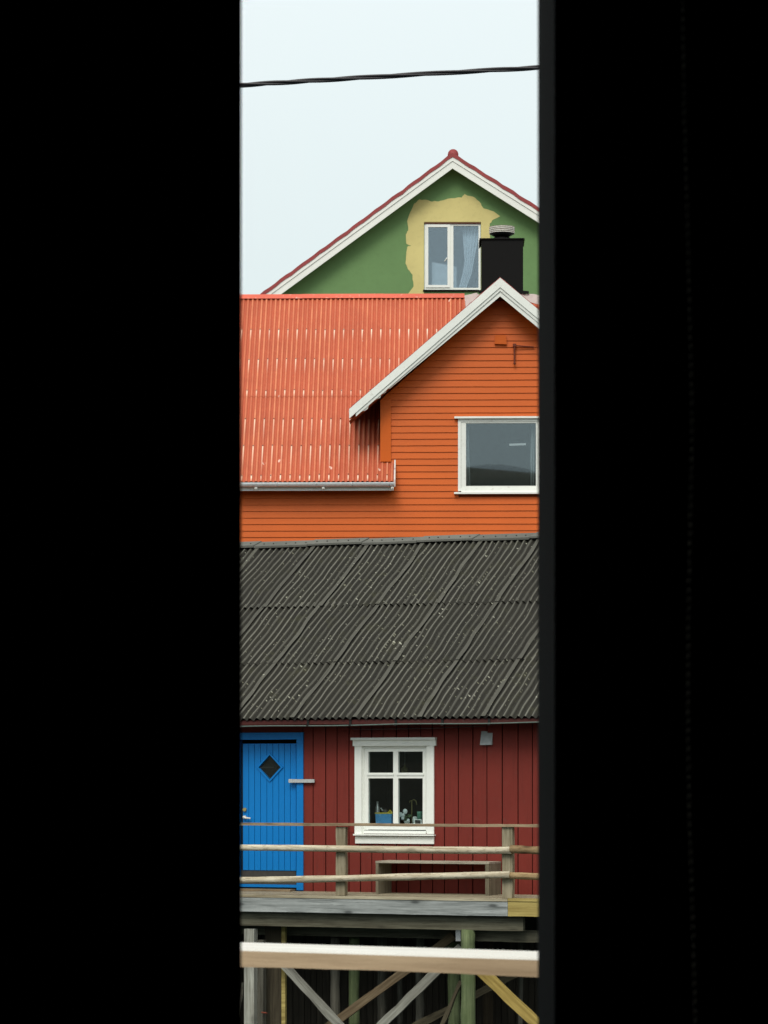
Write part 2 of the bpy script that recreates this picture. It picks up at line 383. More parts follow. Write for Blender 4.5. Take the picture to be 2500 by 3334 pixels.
def log(name, p0, p1, r0, r1, mat, parent, jit=0.08, bend=0.012, segs=30):
    mt, ln = basis(p0, p1); ph = random.uniform(0, 6)
    pts, rad = [], []
    for i in range(segs + 1):
        t = i / segs
        pts.append((ln * t, bend * math.sin(ph + 5 * t), bend * math.sin(1.3 * ph + 7.3 * t)))
        rad.append((r0 + (r1 - r0) * t) * (1 + random.uniform(-jit, jit)))
    mb = MB().tube(pts, rad, 12)
    o = obj(name, mb, mat, parent, True); o.matrix_local = mt; return o

# ------------------------------------------------------------------ frames: a house's own axes, measured from the photograph
class Frame:
    """local x along the facade, y into the house, z up (z local 0 = origin z)"""
    def __init__(s, loc, yaw): s.o = Vector(loc); s.yaw = yaw; s.c, s.s = math.cos(yaw), math.sin(yaw)
    def _ray(s, px, py):
        d = Vector(((px - CX) / F, 1.0, -(py - HY) / F)); o = Vector((0, 0, EYE)) - s.o
        f = lambda v: Vector((v.x * s.c - v.y * s.s, v.x * s.s + v.y * s.c, v.z))
        return f(o), f(d)
    def at(s, px, py, y=0.0):                        # -> (x, z) on the plane y
        o, d = s._ray(px, py); t = (y - o.y) / d.y; p = o + d * t; return p.x, p.z
    def x(s, px, py, y=0.0): return s.at(px, py, y)[0]
    def z(s, px, py, y=0.0): return s.at(px, py, y)[1]
    def slope(s, px, py, y0, z0, tan):               # -> point on plane z = z0 + (y-y0)*tan
        o, d = s._ray(px, py); t = (z0 + (o.y - y0) * tan - o.z) / (d.z - d.y * tan); return o + d * t
    def root(s, name, label, cat, group=None): return thing(name, label, cat, s.o, -s.yaw, group)
    def world(s, x, y, z): return Vector((s.o.x + x * s.c + y * s.s, s.o.y - x * s.s + y * s.c, s.o.z + z))

RF = Frame(((1270 - CX) / F * 40, 40, EYE - (2906 - HY) / F * 40), R(22))
OF = Frame((0, 54, 0), R(1.5))
GF = Frame((0, 72, 0), R(0.0))

# ------------------------------------------------------------------ the setting
k = NT('sea_water'); k.b.inputs['Roughness'].default_value = 0.12
k.bump(k.noise(k.coords((1, 1, 1), rnd=False), 1.5, 5), 0.4, 0.05); k.base((0.02, 0.035, 0.04, 1), 0.12)
struct('water', MB().box(-2500, 2500, -2500, 2500, -1.0, 0.0), k.m)
k = NT('shore_rock'); g = k.noise(k.coords((1, 1, 1), rnd=False), 0.6, 8, 0.65)
k.bump(g, 0.6, 0.2); k.base(k.mix(k.ramp(g, 0.35, 0.65), lin(70, 68, 62), lin(112, 110, 98)), 0.9)
mb = MB(); nx, ny = 60, 40
for j in range(ny + 1):
    y = 37 + (j / ny) ** 1.6 * 260
    for i in range(nx + 1):
        x = -150 + 300 * i / nx
        t = min(1, max(0, (y - 39) / 12)); h = -0.6 + 3.2 * t * t * (3 - 2 * t) + 0.25 * math.sin(x * 0.9 + y) * math.sin(y * 0.7) * t + max(0, y - 90) * 0.02
        mb.v.append((x, y, h))
for j in range(ny):
    for i in range(nx):
        a = j * (nx + 1) + i; mb.f.append((a, a + 1, a + nx + 2, a + nx + 1))
struct('ground', mb, k.m, True)
def hill(name, mat, cx, cy, amp, sx, sy, rough, n=60):
    mb = MB()
    for j in range(n + 1):
        for i in range(n + 1):
            u, v = -3 + 6 * i / n, -3 + 6 * j / n
            x, y = cx + u * sx, cy + v * sy
            h = amp * math.exp(-0.5 * (u * u + v * v)) * (1 + rough * math.sin(x * 0.05 + 1) * math.sin(y * 0.06)) - 1.5
            mb.v.append((x, y, h))
    for j in range(n):
        for i in range(n):
            a = j * (n + 1) + i; mb.f.append((a, a + 1, a + n + 2, a + n + 1))
    return struct(name, mb, mat, True)
k = NT('hill_heath'); g = k.noise(k.coords((1, 1, 1), rnd=False), 0.05, 8, 0.65)
k.base(k.mix(k.ramp(g, 0.35, 0.65), (0.035, 0.045, 0.03, 1), (0.09, 0.085, 0.06, 1)), 0.95); HM = k.m
k = NT('hazy_far_hill'); k.base((0.32, 0.36, 0.38, 1), 0.95)  # distance haze painted into the hill as a pale grey-blue colour
hill('hills', k.m, -10, -720, 93.9, 58, 60, 0.0, 120)
hill('hills', HM, -75, -330, 54.6, 200, 60, 0.0, 100)
hill('hills', HM, -420, -300, 60.0, 130, 130, 0.1)  # unseen hill, added to give the cabin panes a dark reflection
hill('hills', HM, 380, -340, 70.0, 130, 120, 0.1)

# ------------------------------------------------------------------ the dark room we look out of
XL, XR, ZB, ZT = -0.1256, 0.1500, 3.25, 5.0
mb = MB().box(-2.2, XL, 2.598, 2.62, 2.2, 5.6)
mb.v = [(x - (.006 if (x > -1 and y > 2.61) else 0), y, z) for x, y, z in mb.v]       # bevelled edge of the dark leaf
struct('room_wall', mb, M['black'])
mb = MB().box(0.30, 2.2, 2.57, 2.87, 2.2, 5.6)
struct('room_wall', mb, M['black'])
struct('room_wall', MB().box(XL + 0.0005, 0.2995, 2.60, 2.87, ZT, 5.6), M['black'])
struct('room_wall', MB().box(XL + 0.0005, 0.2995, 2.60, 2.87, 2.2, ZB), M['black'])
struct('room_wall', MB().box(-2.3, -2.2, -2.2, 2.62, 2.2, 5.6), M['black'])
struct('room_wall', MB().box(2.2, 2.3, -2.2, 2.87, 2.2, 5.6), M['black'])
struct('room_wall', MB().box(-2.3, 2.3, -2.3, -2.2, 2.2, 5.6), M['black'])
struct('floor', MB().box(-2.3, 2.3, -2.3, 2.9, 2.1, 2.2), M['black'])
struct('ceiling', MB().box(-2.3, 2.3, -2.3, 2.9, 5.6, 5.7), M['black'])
fr = thing('window_frame', 'dark window frame with a faintly lit edge along the right of the gap', 'window frame', (0, 0, 0))
obj('jamb', MB().box(XR, 0.162, 2.594, 2.875, ZB, ZT), M['frame'], fr)
obj('inner_bead', MB().box(0.1622, 0.172, 2.60, 2.70, ZB, ZT), M['frame'], fr)
obj('casing', MB().box(0.1722, 0.185, 2.585, 2.70, ZB, ZT), M['frame'], fr)
obj('outer_casing', MB().box(0.1852, 0.2998, 2.60, 2.70, ZB, ZT), M['frame'], fr)
mb = MB(); pts = [(2228, -200), (2230, 100), (2237, 450), (2252, 1000), (2260, 1400), (2248, 2000), (2246, 2400), (2252, 2700), (2262, 3000), (2270, 3334), (2276, 3600)]
yy = 2.5
for i in range(124):
    py = -150 + i * 30.5
    for (xa, ya), (xb, yb) in zip(pts, pts[1:]):
        if ya <= py <= yb: px = xa + (xb - xa) * (py - ya) / (yb - ya)
    mb.ball(((px - CX) / F * yy, yy, EYE - (py - HY) / F * yy), 0.0031, 8)
tag(obj('bead_chain', mb, M['bead'], None, True), 'thin beaded blind chain hanging in the dark beside the window frame', 'blind chain')

# ------------------------------------------------------------------ terrace rail just outside the window
h = 0.325; 
def onh(px, py):
    d = h * F / (py - HY); return Vector(((px - CX) / F * d, d, EYE - h))
a, b = onh(782, 3089), onh(1760, 3119.6); dr = (b - a).normalized(); nr = Vector((dr.y, -dr.x, 0))
p0 = a - dr * 1.7; ln = (b - a).length + 3.4
tr = thing('terrace_rail', 'broad pale capped rail plank crossing low in front, close outside the window', 'railing', (p0.x, p0.y, 0), math.atan2(dr.y, dr.x))
me_v = MB(); n = 60
for i in range(n + 1):
    x = ln * i / n; w1 = 0.0012 * math.sin(x * 7) + random.uniform(-.0006, .0006)
    z = EYE - h
    prof = [(0.0, z - 0.034 + w1), (0.0, z - 0.004), (0.004, z), (0.196, z), (0.2, z - 0.004), (0.2, z - 0.034)]
    me_v.v += [(x, y, q) for y, q in prof]
for i in range(n):
    for q in range(6):
        r2 = (q + 1) % 6; me_v.f.append((6 * i + q, 6 * i + 6 + q, 6 * i + 6 + r2, 6 * i + r2))
me_v.f += [tuple(range(6)), tuple(6 * n + q for q in reversed(range(6)))]
me = me_v.mesh('cap_plank'); me.materials.append(M['capwood']); me.materials.append(M['captop'])
for p in me.polygons:
    if p.normal.z > 0.5: p.material_index = 1
obj('cap_plank', me, None, tr)
for x in (0.12, ln - 0.12):
    obj('post', MB().box(x - 0.045, x + 0.045, 0.055, 0.145, -0.5, EYE - h - 0.0345), M['post'], tr)

# ------------------------------------------------------------------ overhead cable
yc = 20.0
def cpt(t, off):
    px = 783 + (1752 - 783) * t; py = 276 + (219 - 276) * t + 5 * (t - 0.5) ** 2
    b0 = Vector(((px - CX) / F * yc, yc, EYE - (py - HY) / F * yc)); a = t * 12.4 + off + 0.7 * math.sin(t * 5)
    return b0 + Vector((0, math.cos(a), math.sin(a))) * 0.0096
pc = thing('power_cable', 'black twisted cable crossing the pale sky', 'cable', (0, yc, EYE - (247 - HY) / F * yc))
for off in (0.4, 0.4 + math.pi * 2 / 3, 0.4 + math.pi * 4 / 3):
    o = obj('strand', MB().tube([cpt(-3 + 7 * i / 700, off) - pc.location for i in range(701)], 0.0086, 8), M['cable'], pc, True)

# ================================================================== GREEN HOUSE
gh = GF.root('green_house', 'green gabled house with white barge boards and a bare yellow patch round its window', 'house')
g = GF.at
yb = -0.34                                            # barge boards stand proud of the wall
apex = g(1473, 549, yb); lft = g(917, 957, yb); rgt = g(1754, 726, yb)
sl = (apex[1] - lft[1]) / (apex[0] - lft[0]); sr = (apex[1] - rgt[1]) / (rgt[0] - apex[0])
XLg, XRg = apex[0] - 6.2, apex[0] + 6.2
wl = [(XLg + .5, 3), (XRg - .5, 3), (XRg - .5, apex[1] - sr * (XRg - .5 - apex[0]) + 0.12), (apex[0], apex[1] + 0.12), (XLg + .5, apex[1] - sl * (apex[0] - XLg - .5) + 0.12)]
# window opening cut out of the wall by building it from four pieces sharing one mesh
wx0, wz1 = g(1381, 724); wx1, wz0 = g(1565, 944)
def clipx(poly, xv, keep):
    outp = []
    for i in range(len(poly)):
        p, q = poly[i], poly[(i + 1) % len(poly)]
        ip, iq = (p[0] <= xv) == (keep == 'l'), (q[0] <= xv) == (keep == 'l')
        if ip: outp.append(p)
        if ip != iq:
            t = (xv - p[0]) / (q[0] - p[0]); outp.append((xv, p[1] + t * (q[1] - p[1])))
    return outp
def clipz(poly, zv, keep):
    return [(x, z) for z, x in clipx([(z, x) for x, z in poly], zv, keep)]
mb = MB(); mid = clipx(clipx(wl, wx0, 'r'), wx1, 'l')
for poly in (clipx(wl, wx0, 'l'), clipx(wl, wx1, 'r'), clipz(mid, wz0, 'l'), clipz(mid, wz1, 'r')): mb.prism(poly, 0.0, 0.25)
obj('wall', mb, M['green'], gh)
mb = MB().box(XLg + .5, XLg + .7, .25, 12, 3, wl[4][1] - .3).box(XRg - .7, XRg - .5, .25, 12, 3, wl[2][1] - .3).prism(wl, 12, 12.25)
obj('side_wall', mb, M['green'], gh)
# roof: two slabs, red tiled, wavy tile edge showing above the barge boards
for side, s_, X in ((-1, sl, XLg), (1, sr, XRg)):
    mb = MB(); n = 46; ztop = g(1473, 499, yb)[1]
    th = 0.10
    for i in range(n + 1):
        x = apex[0] + (X - apex[0]) * i / n; zz = ztop - abs(x - apex[0]) * s_ + 0.012 * math.sin(i * 1.9) + random.uniform(-.006, .006)
        mb.v += [(x, yb - 0.06, zz), (x, yb - 0.06, zz - th), (x, 12.6, zz - th), (x, 12.6, zz)]
    for i in range(n):
        for q in range(4):
            r2 = (q + 1) % 4; mb.f.append((4 * i + q, 4 * i + r2, 4 * i + 4 + r2, 4 * i + 4 + q))
    mb.f += [(0, 1, 2, 3), tuple(4 * n + q for q in (3, 2, 1, 0))]
    obj('roof', mb, M['redtile'], gh)
    # barge: an upper board and a lower one set a little behind
    zo, zi, zl = g(1472, 507, yb)[1], g(1472, 525, yb)[1], apex[1]
    f = lambda zc: (apex[0], zc); q2 = lambda zc: (X, zc - abs(X - apex[0]) * s_)
    obj('barge_board', MB().prism([f(zo), q2(zo), q2(zi), f(zi)], yb - 0.045, yb - 0.005), M['white'], gh)
    obj('barge_board', MB().prism([f(zi - .003), q2(zi - .003), q2(zl), f(zl)], yb - 0.025, yb + 0.005), M['white'], gh)
    obj('soffit', MB().prism([f(zl + .10), q2(zl + .10), q2(zl + .07), f(zl + .07)], yb + 0.006, 0.0), M['white'], gh)
rt = g(1475, 502, yb)
obj('ridge_tile', MB().tube([(rt[0], yb - 0.03, rt[1] - 0.01), (rt[0], 12.6, rt[1] - 0.01)], 0.13, 14), M['redtile'], gh, True)
# bare yellow render, left where the paint was scraped off; torn outline, with the window inside it
c2 = lambda x, y: (760 + x / 1.595, 450 + y / 1.595)
edge = [(905, 812), (935, 770), (930, 710), (905, 680), (893, 650), (898, 590), (902, 565), (922, 558), (898, 548), (895, 500), (907, 480), (902, 430), (915, 390), (937, 340), (965, 318), (1000, 320), (1030, 330), (1075, 325), (1130, 312), (1185, 308), (1200, 290), (1225, 300), (1255, 310), (1285, 340), (1300, 365), (1350, 380), (1385, 405), (1350, 422), (1330, 445), (1333, 520), (1340, 600), (1330, 700), (1335, 812)]
def rough_line(pts, n=3, amp=2.4):
    r = random.Random(3); o = []
    for (xa, ya), (xb, yb2) in zip(pts, pts[1:]):
        for i in range(n):
            t = i / n; o.append((xa + (xb - xa) * t + (r.uniform(-amp, amp) if i else 0), ya + (yb2 - ya) * t + (r.uniform(-amp, amp) if i else 0)))
    return o + [pts[-1]]
outl = [g(*c2(x, y)) for x, y in rough_line(edge)]
mb = MB()
zcut = wz1 + .012
for poly in (clipx(outl, wx0 - .006, 'l'), clipx(outl, wx1 + .006, 'r'), clipz(clipx(clipx(outl, wx0 - .006, 'r'), wx1 + .006, 'l'), zcut, 'r')):
    poly = [p for i, p in enumerate(poly) if (Vector(p) - Vector(poly[i - 1])).length > 1e-4]
    b0 = len(mb.v); mb.v += [(x, -0.005, z) for x, z in poly]
    for t3 in tessellate_polygon([[Vector((x, z, 0)) for x, z in poly]]):
        (ax, az), (bx, bz), (cx3, cz3) = (poly[q] for q in t3)
        up = (bx - ax) * (cz3 - az) - (cx3 - ax) * (bz - az) > 0
        mb.f.append(tuple(b0 + q for q in (t3 if up else t3[::-1])))
me = mb.mesh('bare_render')
br = obj('bare_render', me, M['yellow'], gh)
br.modifiers.new('t', 'SOLIDIFY').thickness = .003
# window
def frame_mb(x0, x1, z0, z1, w, y0, y1, wb=None):
    wb = wb or w
    return MB().box(x0, x0 + w, y0, y1, z0, z1).box(x1 - w, x1, y0, y1, z0, z1).box(x0 + w, x1 - w, y0, y1, z1 - w, z1).box(x0 + w, x1 - w, y0, y1, z0, z0 + wb)
P_ = lambda px, py, y=0.0: g(px, py, y)
win = obj('window', frame_mb(wx0 + .004, wx1 - .004, wz0 + .004, wz1 - .03, 0.05, 0.02, 0.10), M['white'], gh)
mx0 = g(1463, 800)[0]; mx1 = g(1476, 800)[0]
obj('mullion', MB().box(mx0, mx1, 0.018, 0.098, wz0 + .054, wz1 - .08), M['white'], win)
sx0, sz1 = g(1386, 731); sx1, sz0 = g(1465, 936)
obj('sash', frame_mb(sx0, sx1, sz0, sz1, 0.062, 0.0, 0.06), M['white'], win)
obj('pane', MB().box(sx0 + .06, sx1 - .06, 0.03, 0.036, sz0 + .06, sz1 - .06), M['glass3'], win)
obj('pane', MB().box(mx1 + .001, wx1 - .054, 0.05, 0.056, wz0 + .05, wz1 - .082), M['glass3'], win)
hx, hz = g(1451, 842)
obj('handle', MB().tube([(hx + .03, -0.02, hz + .02), (hx + .02, -0.03, hz + .0), (hx - .03, -0.03, hz - .07)], 0.011, 8), M['white'], win)
obj('sill', MB().box(wx0 - .03, wx1 - .05, -0.05, 0.02, wz0 - .035, wz0 - .001), M['chimney'], win)
obj('head_flashing', MB().box(wx0, wx1, -0.02, 0.1, wz1 - .026, wz1 - .003), M['rust'], win)
mb = MB(); d = 2.2
mb.box(wx0 - .5, wx1 + .5, d, d + .02, wz0 - .4, wz1 + .2).box(wx0 - .52, wx0 - .5, .25, d, wz0 - .4, wz1 + .2).box(wx1 + .5, wx1 + .52, .25, d, wz0 - .4, wz1 + .2).box(wx0 - .5, wx1 + .5, .25, d, wz1 + .2, wz1 + .22).box(wx0 - .5, wx1 + .5, .25, d, wz0 - .42, wz0 - .4)
obj('interior', mb, M['roompale'], gh)
def curtain(name, label, FR, poly_px, y, mat, folds=5, amp=0.03):
    """cloth hanging between two px edges: list of (px_left, px_right, py)"""
    mb = MB(); n = 28
    for (xa, xb, py) in poly_px:
        for i in range(n + 1):
            t = i / n; x, z = FR.at(xa + (xb - xa) * t, py, y)
            mb.v.append((x, y + amp * math.sin(t * folds * 2 * math.pi), z))
    for j in range(len(poly_px) - 1):
        for i in range(n):
            a = j * (n + 1) + i; mb.f.append((a, a + 1, a + n + 2, a + n + 1))
    rt_ = FR.root(name, label, 'curtain'); rt_.location = FR.o
    o = obj('cloth', mb, mat, rt_, True)
    sol = o.modifiers.new('thick', 'SOLIDIFY'); sol.thickness = 0.004
    return rt_
curtain('curtain', 'white curtain gathered aside behind the right pane of the gable window', GF, [(1505, 1562, 728), (1508, 1556, 790), (1512, 1543, 850), (1506, 1536, 890), (1494, 1520, 932), (1492, 1516, 945)], 0.22, M['cloth'])
bd = GF.root('white_panel', 'pale panel with a slanted top edge behind the left pane of the gable window', 'panel')
obj('board', MB().prism([g(1406, 853, .3), g(1486, 868, .3), g(1486, 945, .3), g(1406, 945, .3)], 0.3, 0.32), M['cloth'], bd)

# ================================================================== ORANGE HOUSE
oh = OF.root('orange_house', 'bright orange weatherboarded house with corrugated orange roof and a gabled front dormer', 'house')
o_ = OF.at
TANO = math.tan(R(52))
dx0 = OF.x(1238, 1500); dx1 = OF.x(2018, 1500)       # dormer side walls
za = OF.z(1255, 1502)                                # the roof meets the wall plane here
eave = OF.slope(1000, 1567, 0, za, TANO); ridge = OF.slope(1000, 966, 0, za, TANO)
xe = OF.slope(1282, 1545, 0, za, TANO).x             # right-hand end of the front overhang
SLEN = math.hypot(ridge.y - eave.y, ridge.z - eave.z)
ca, sa = math.cos(math.atan(TANO)), math.sin(math.atan(TANO))
def vof(py):                                         # distance below the ridge, along the slope
    p = OF.slope(1000, py, 0, za, TANO); return math.hypot(ridge.y - p.y, ridge.z - p.z)
rows = [(vof(1072), .34, .95), (vof(1168), .42, .8), (vof(1270), .20, 1.0), (vof(1363), .60, .95), (vof(1449), .70, .85), (vof(1545), .16, 1.0)]
M['oroof'] = orange_roof_mat(rows)
UREF = OF.slope(817, 1072, 0, za, TANO).x
def oroof_sheet(x0, x1, v0, v1, lift):
    mb = MB(); uvs = []; per = 8; n = int(round((x1 - x0) / PITCH_O * per)); m_ = 6
    for j in range(m_ + 1):
        v = v0 + (v1 - v0) * j / m_; up = 0.0015 * lift * j / m_
        for i in range(n + 1):
            x = x0 + (x1 - x0) * i / n; ph = (x - UREF) / PITCH_O * 2 * math.pi
            w = math.cos(ph); w = math.copysign(abs(w) ** 0.75, w)
            hgt = 0.0145 * w + (up if lift else -.005)
            mb.v.append((x, ridge.y - v * ca - hgt * sa, ridge.z - v * sa + hgt * ca)); uvs.append((x - UREF, v))
    for j in range(m_):
        for i in range(n):
            a = j * (n + 1) + i; mb.f.append((a, a + n + 1, a + n + 2, a + 1))
    b = len(mb.v); last = m_ * (n + 1)               # the sheet's bottom edge has thickness
    for dz3 in (0, .002):
        for i in range(n + 1):
            x, y, z = mb.v[last + i]; mb.v.append((x, y + dz3 * sa, z - dz3 * ca)); uvs.append(uvs[last + i])
    for i in range(n): mb.f.append((b + i, b + n + 1 + i, b + n + 2 + i, b + i + 1))
    me = mb.mesh('roof_sheet', True); ul = me.uv_layers.new(name='UVMap')
    for lp in me.loops: ul.data[lp.index].uv = uvs[lp.vertex_index]
    return me
vm1 = vof(1291)
sw = PITCH_O * 8; XL_SCR = xe - 4.2
for i in range(10):
    x1 = xe - sw * i; x0 = x1 - sw
    obj('roof_sheet', oroof_sheet(x0, x1, vm1 - .04, SLEN, 0), M['oroof'], oh)
    obj('roof_sheet', oroof_sheet(x0, x1, 0, vm1, 1), M['oroof'], oh)
vin = (ridge.y - 0.2) / ca
APX, APZ = o_(1628, 906, -.42); _l = o_(1137, 1333, -.42); TLO = (APZ - _l[1]) / (APX - _l[0])
for i in range(9):                                   # behind the dormer only the strip along the ridge is left
    x0 = xe + sw * i
    zd_ = APZ - abs(min(x0, APX) - APX) * TLO - .12 if x0 < APX else APZ - (x0 + sw - APX) * TLO - .12
    obj('roof_sheet', oroof_sheet(x0, x0 + sw, 0, vin if x0 > dx1 - .1 else min(vin, (ridge.z - zd_) / sa + .1), 1), M['oroof'], oh)
scr = MB()
for rv, _, _ in rows:
    for i in range(-16, 40):
        x = UREF + (i * 2) * PITCH_O
        if x > xe - .05 or x < XL_SCR: continue
        v = rv + random.uniform(0, .03); hg = .0145
        scr.ball((x, ridge.y - v * ca - hg * sa, ridge.z - v * sa + hg * ca), .011, 6)
so = obj('screw_heads', scr, M['kick'], oh); so['kind'] = 'stuff'
XB = xe + sw * 9; XA = xe - sw * 10
# back slope, gable ends, body
bw = 2 * ridge.y
bmk = MB(); bmk.v = [(XA, ridge.y, ridge.z - .01), (XB, ridge.y, ridge.z - .01), (XB, 2 * ridge.y - eave.y, eave.z), (XA, 2 * ridge.y - eave.y, eave.z), (XA, ridge.y, ridge.z - .04), (XB, ridge.y, ridge.z - .04), (XB, 2 * ridge.y - eave.y, eave.z - .03), (XA, 2 * ridge.y - eave.y, eave.z - .03)]
bmk.f = [(0, 1, 2, 3), (7, 6, 5, 4), (0, 4, 5, 1), (1, 5, 6, 2), (2, 6, 7, 3), (3, 7, 4, 0)]
obj('back_slope', bmk, M['redtile'], oh)
zw = za - 0.12
ox0, oz1 = o_(1491, 1364); ox1, oz0 = o_(1765, 1604)
obj('wall', MB().box(XA + .3, ox0 + .02, 0.02, 0.2, 1.5, zw).box(ox1 - .02, XB - .3, 0.02, 0.2, 1.5, zw).box(ox0 + .02, ox1 - .02, 0.02, 0.2, 1.5, oz0 + .03).box(XA + .3, XB - .3, bw - .2, bw, 1.5, zw).box(XA + .3, XA + .5, .2, bw - .2, 1.5, zw).box(XB - .5, XB - .3, .2, bw - .2, 1.5, zw), M['orangeback'], oh)
# ridge capping
rc0 = OF.x(1512, 965, ridge.y)
for i in range(6):
    x1 = rc0 - 1.55 * i; x0 = x1 - 1.55
    y0, z0 = ridge.y, ridge.z + .05; t = 0.115; j = .003 * (i % 2)
    poly = [(y0, z0 + j), (y0 - t * ca, z0 - t * sa + j), (y0 - t * ca + .004, z0 - t * sa - .006 + j), (y0, z0 - .012 + j), (y0 + t * ca, z0 - t * sa + j), (y0 + t * ca, z0 - t * sa + .01 + j)]
    mb = MB(); mb.v = [(x0 - .02, y, z) for y, z in poly] + [(x1, y, z) for y, z in poly]
    mb.f = [(0, 1, 2, 3, 4, 5)[::-1], tuple(range(6, 12))] + [(q, (q + 1) % 6, 6 + (q + 1) % 6, 6 + q) for q in range(6)]
    obj('ridge_cap', mb, M.setdefault('ocap', paint('orange_ridge_paint', lin(212, 98, 76), 'x', 0.5, 0.1, 0.08, 0.55, lin(238, 205, 188))), oh)
# gutter
gy = eave.y - 0.06; gz = OF.z(1000, 1577, gy)
gx1 = OF.x(1283, 1577, gy)
mb = MB(); n = 10; r_ = 0.062
for x in (XA, gx1):
    for k2 in range(n + 1):
        a = math.pi + math.pi * k2 / n; mb.v.append((x, gy + r_ * math.cos(a), gz + 0.03 + r_ * 1.25 * math.sin(a)))
    for k2 in range(n, -1, -1):
        a = math.pi + math.pi * k2 / n; mb.v.append((x, gy + (r_ - .005) * math.cos(a), gz + 0.03 + (r_ - .005) * 1.25 * math.sin(a)))
N = 2 * (n + 1)
for q in range(N): mb.f.append((q, (q + 1) % N, N + (q + 1) % N, N + q))
mb.f.append(tuple(N + n - q if q <= n else 0 for q in range(n + 1)))
gt = obj('gutter', mb, M['zinc'], oh, True)
for px in (900, 1029, 1145, 1264):
    x = OF.x(px, 1577, gy); mb = MB(); 
    for xx in (x - .012, x + .012):
        for k2 in range(n + 1):
            a = math.pi + math.pi * k2 / n; mb.v.append((xx, gy + (r_ + .005) * math.cos(a), gz + 0.03 + (r_ + .005) * 1.25 * math.sin(a)))
    for q in range(n): mb.f.append((q, q + 1, n + 2 + q, n + 1 + q))
    o = obj('joint', mb, M['zinc'], gt, True); o.modifiers.new('t', 'SOLIDIFY').thickness = .004
for px in (833, 1052, 1277):
    x = OF.x(px, 1590, gy); obj('bracket', MB().box(x - .022, x + .022, gy - .02, gy + .3, gz - .065, gz - .05).box(x - .022, x - .008, gy - .02, gy + .01, gz - .085, gz - .065).box(x + .008, x + .022, gy - .02, gy + .01, gz - .085, gz - .065), M['white'], gt)
obj('eave_board', MB().box(XA, xe, eave.y + .005, eave.y + .03, eave.z - .17, eave.z - .03), M['white'], oh)
obj('soffit', MB().box(XA, xe, eave.y + .031, 0.0, eave.z - .15, eave.z - .13), M['orangeback'], oh)
# white end flashing of the roof overhang
p1 = OF.slope(1285, 1502, 0, za, TANO); p2 = OF.slope(1285, 1567, 0, za, TANO)
mb = MB(); xx = xe + .002
mb.v = [(x, y, z) for x in (xx, xx + .028) for (y, z) in ((-.001, za + .035), (p2.y - .01, p2.z + .03), (p2.y - .01, p2.z - .10), (-.001, za - .16))]
mb.f = [(0, 1, 2, 3), (7, 6, 5, 4), (0, 4, 5, 1), (1, 5, 6, 2), (2, 6, 7, 3), (3, 7, 4, 0)]
obj('verge_flashing', mb, M['peel'], oh)
# dormer roof
yd = -0.42
ap_o = o_(1628, 906, yd); lf_o = o_(1137, 1333, yd); rg_o = o_(1757, 1013, yd)
ap_l = o_(1628, 965, yd)
tl = (ap_o[1] - lf_o[1]) / (ap_o[0] - lf_o[0]); tr_ = (ap_o[1] - rg_o[1]) / (rg_o[0] - ap_o[0])
XRd = ap_o[0] + (ap_o[0] - lf_o[0]) * 1.12
k_ = M['redtile']
for X, t in ((lf_o[0], tl), (XRd, tr_)):
    zE = ap_o[1] - abs(X - ap_o[0]) * t
    mb = MB(); n = 40
    for i in range(n + 1):
        x = ap_o[0] + (X - ap_o[0]) * i / n; zz = ap_o[1] - abs(x - ap_o[0]) * t + 0.018 + random.uniform(-.006, .006)
        mb.v += [(x, yd - .02, zz), (x, yd - .02, zz - .06), (x, 4.2, zz - .06), (x, 4.2, zz)]
    for i in range(n):
        for q in range(4):
            r2 = (q + 1) % 4; mb.f.append((4 * i + q, 4 * i + r2, 4 * i + 4 + r2, 4 * i + 4 + q))
    mb.f += [(0, 1, 2, 3), tuple(4 * n + q for q in (3, 2, 1, 0))]
    obj('dormer_roof', mb, k_, oh)
    # three white boards stepping back from the roof edge
    lv = [0.0, 0.155, 0.215, 0.30]                   # drops below the outer line, at the apex
    sc_ = (ap_o[1] - ap_l[1]) / lv[-1]
    for q in range(3):
        za_, zb_ = ap_o[1] - lv[q] * sc_ - (.002 if q else 0), ap_o[1] - lv[q + 1] * sc_
        Xe = X if q == 0 else X + (0.12 if X < ap_o[0] else -0.12) if q == 1 else X + (0.20 if X < ap_o[0] else -0.2)
        f = lambda zc: (ap_o[0], zc); q2 = lambda zc: (Xe, zc - abs(Xe - ap_o[0]) * t)
        if q == 2 and X < ap_o[0]:                   # carved rafter end below the lowest board
            ce = lambda x, y: OF.at(760 + x / 1.595, 900 + y / 1.595, yd)
            cut = [ce(812, 582), ce(797, 585), ce(790, 602), ce(768, 614), ce(762, 630), ce(727, 645), ce(706, 662), ce(697, 688), ce(680, 699), ce(660, 698), ce(645, 690), ce(690, 640)]
            poly = [f(za_), f(zb_)] + cut + [ce(640, 698)]
            poly = [f(za_), f(zb_)] + cut[:-1]
            obj('barge_board', MB().prism(poly, yd - .012, yd + .02), M['whiteworn'], oh)
        else:
            obj('barge_board', MB().prism([f(za_), q2(za_), q2(zb_), f(zb_)], yd - .055 + .02 * q, yd + .004 * q - .004), M['whiteworn'], oh)
    obj('soffit', MB().prism([(ap_o[0], ap_l[1] + .13), (X, ap_l[1] + .13 - abs(X - ap_o[0]) * t), (X, ap_l[1] + .11 - abs(X - ap_o[0]) * t), (ap_o[0], ap_l[1] + .11)], yd + .021, 0.018), M['orangeback'], oh)
obj('downpipe_stub', MB().tube([(lf_o[0] - .0, yd - .02, lf_o[1] - .03), (lf_o[0] + .02, yd - .03, lf_o[1] - .1), (lf_o[0] + .07, yd - .02, lf_o[1] - .1), (lf_o[0] + .1, yd + .02, lf_o[1] - .04)], .012, 6), M['zinc'], oh, True)
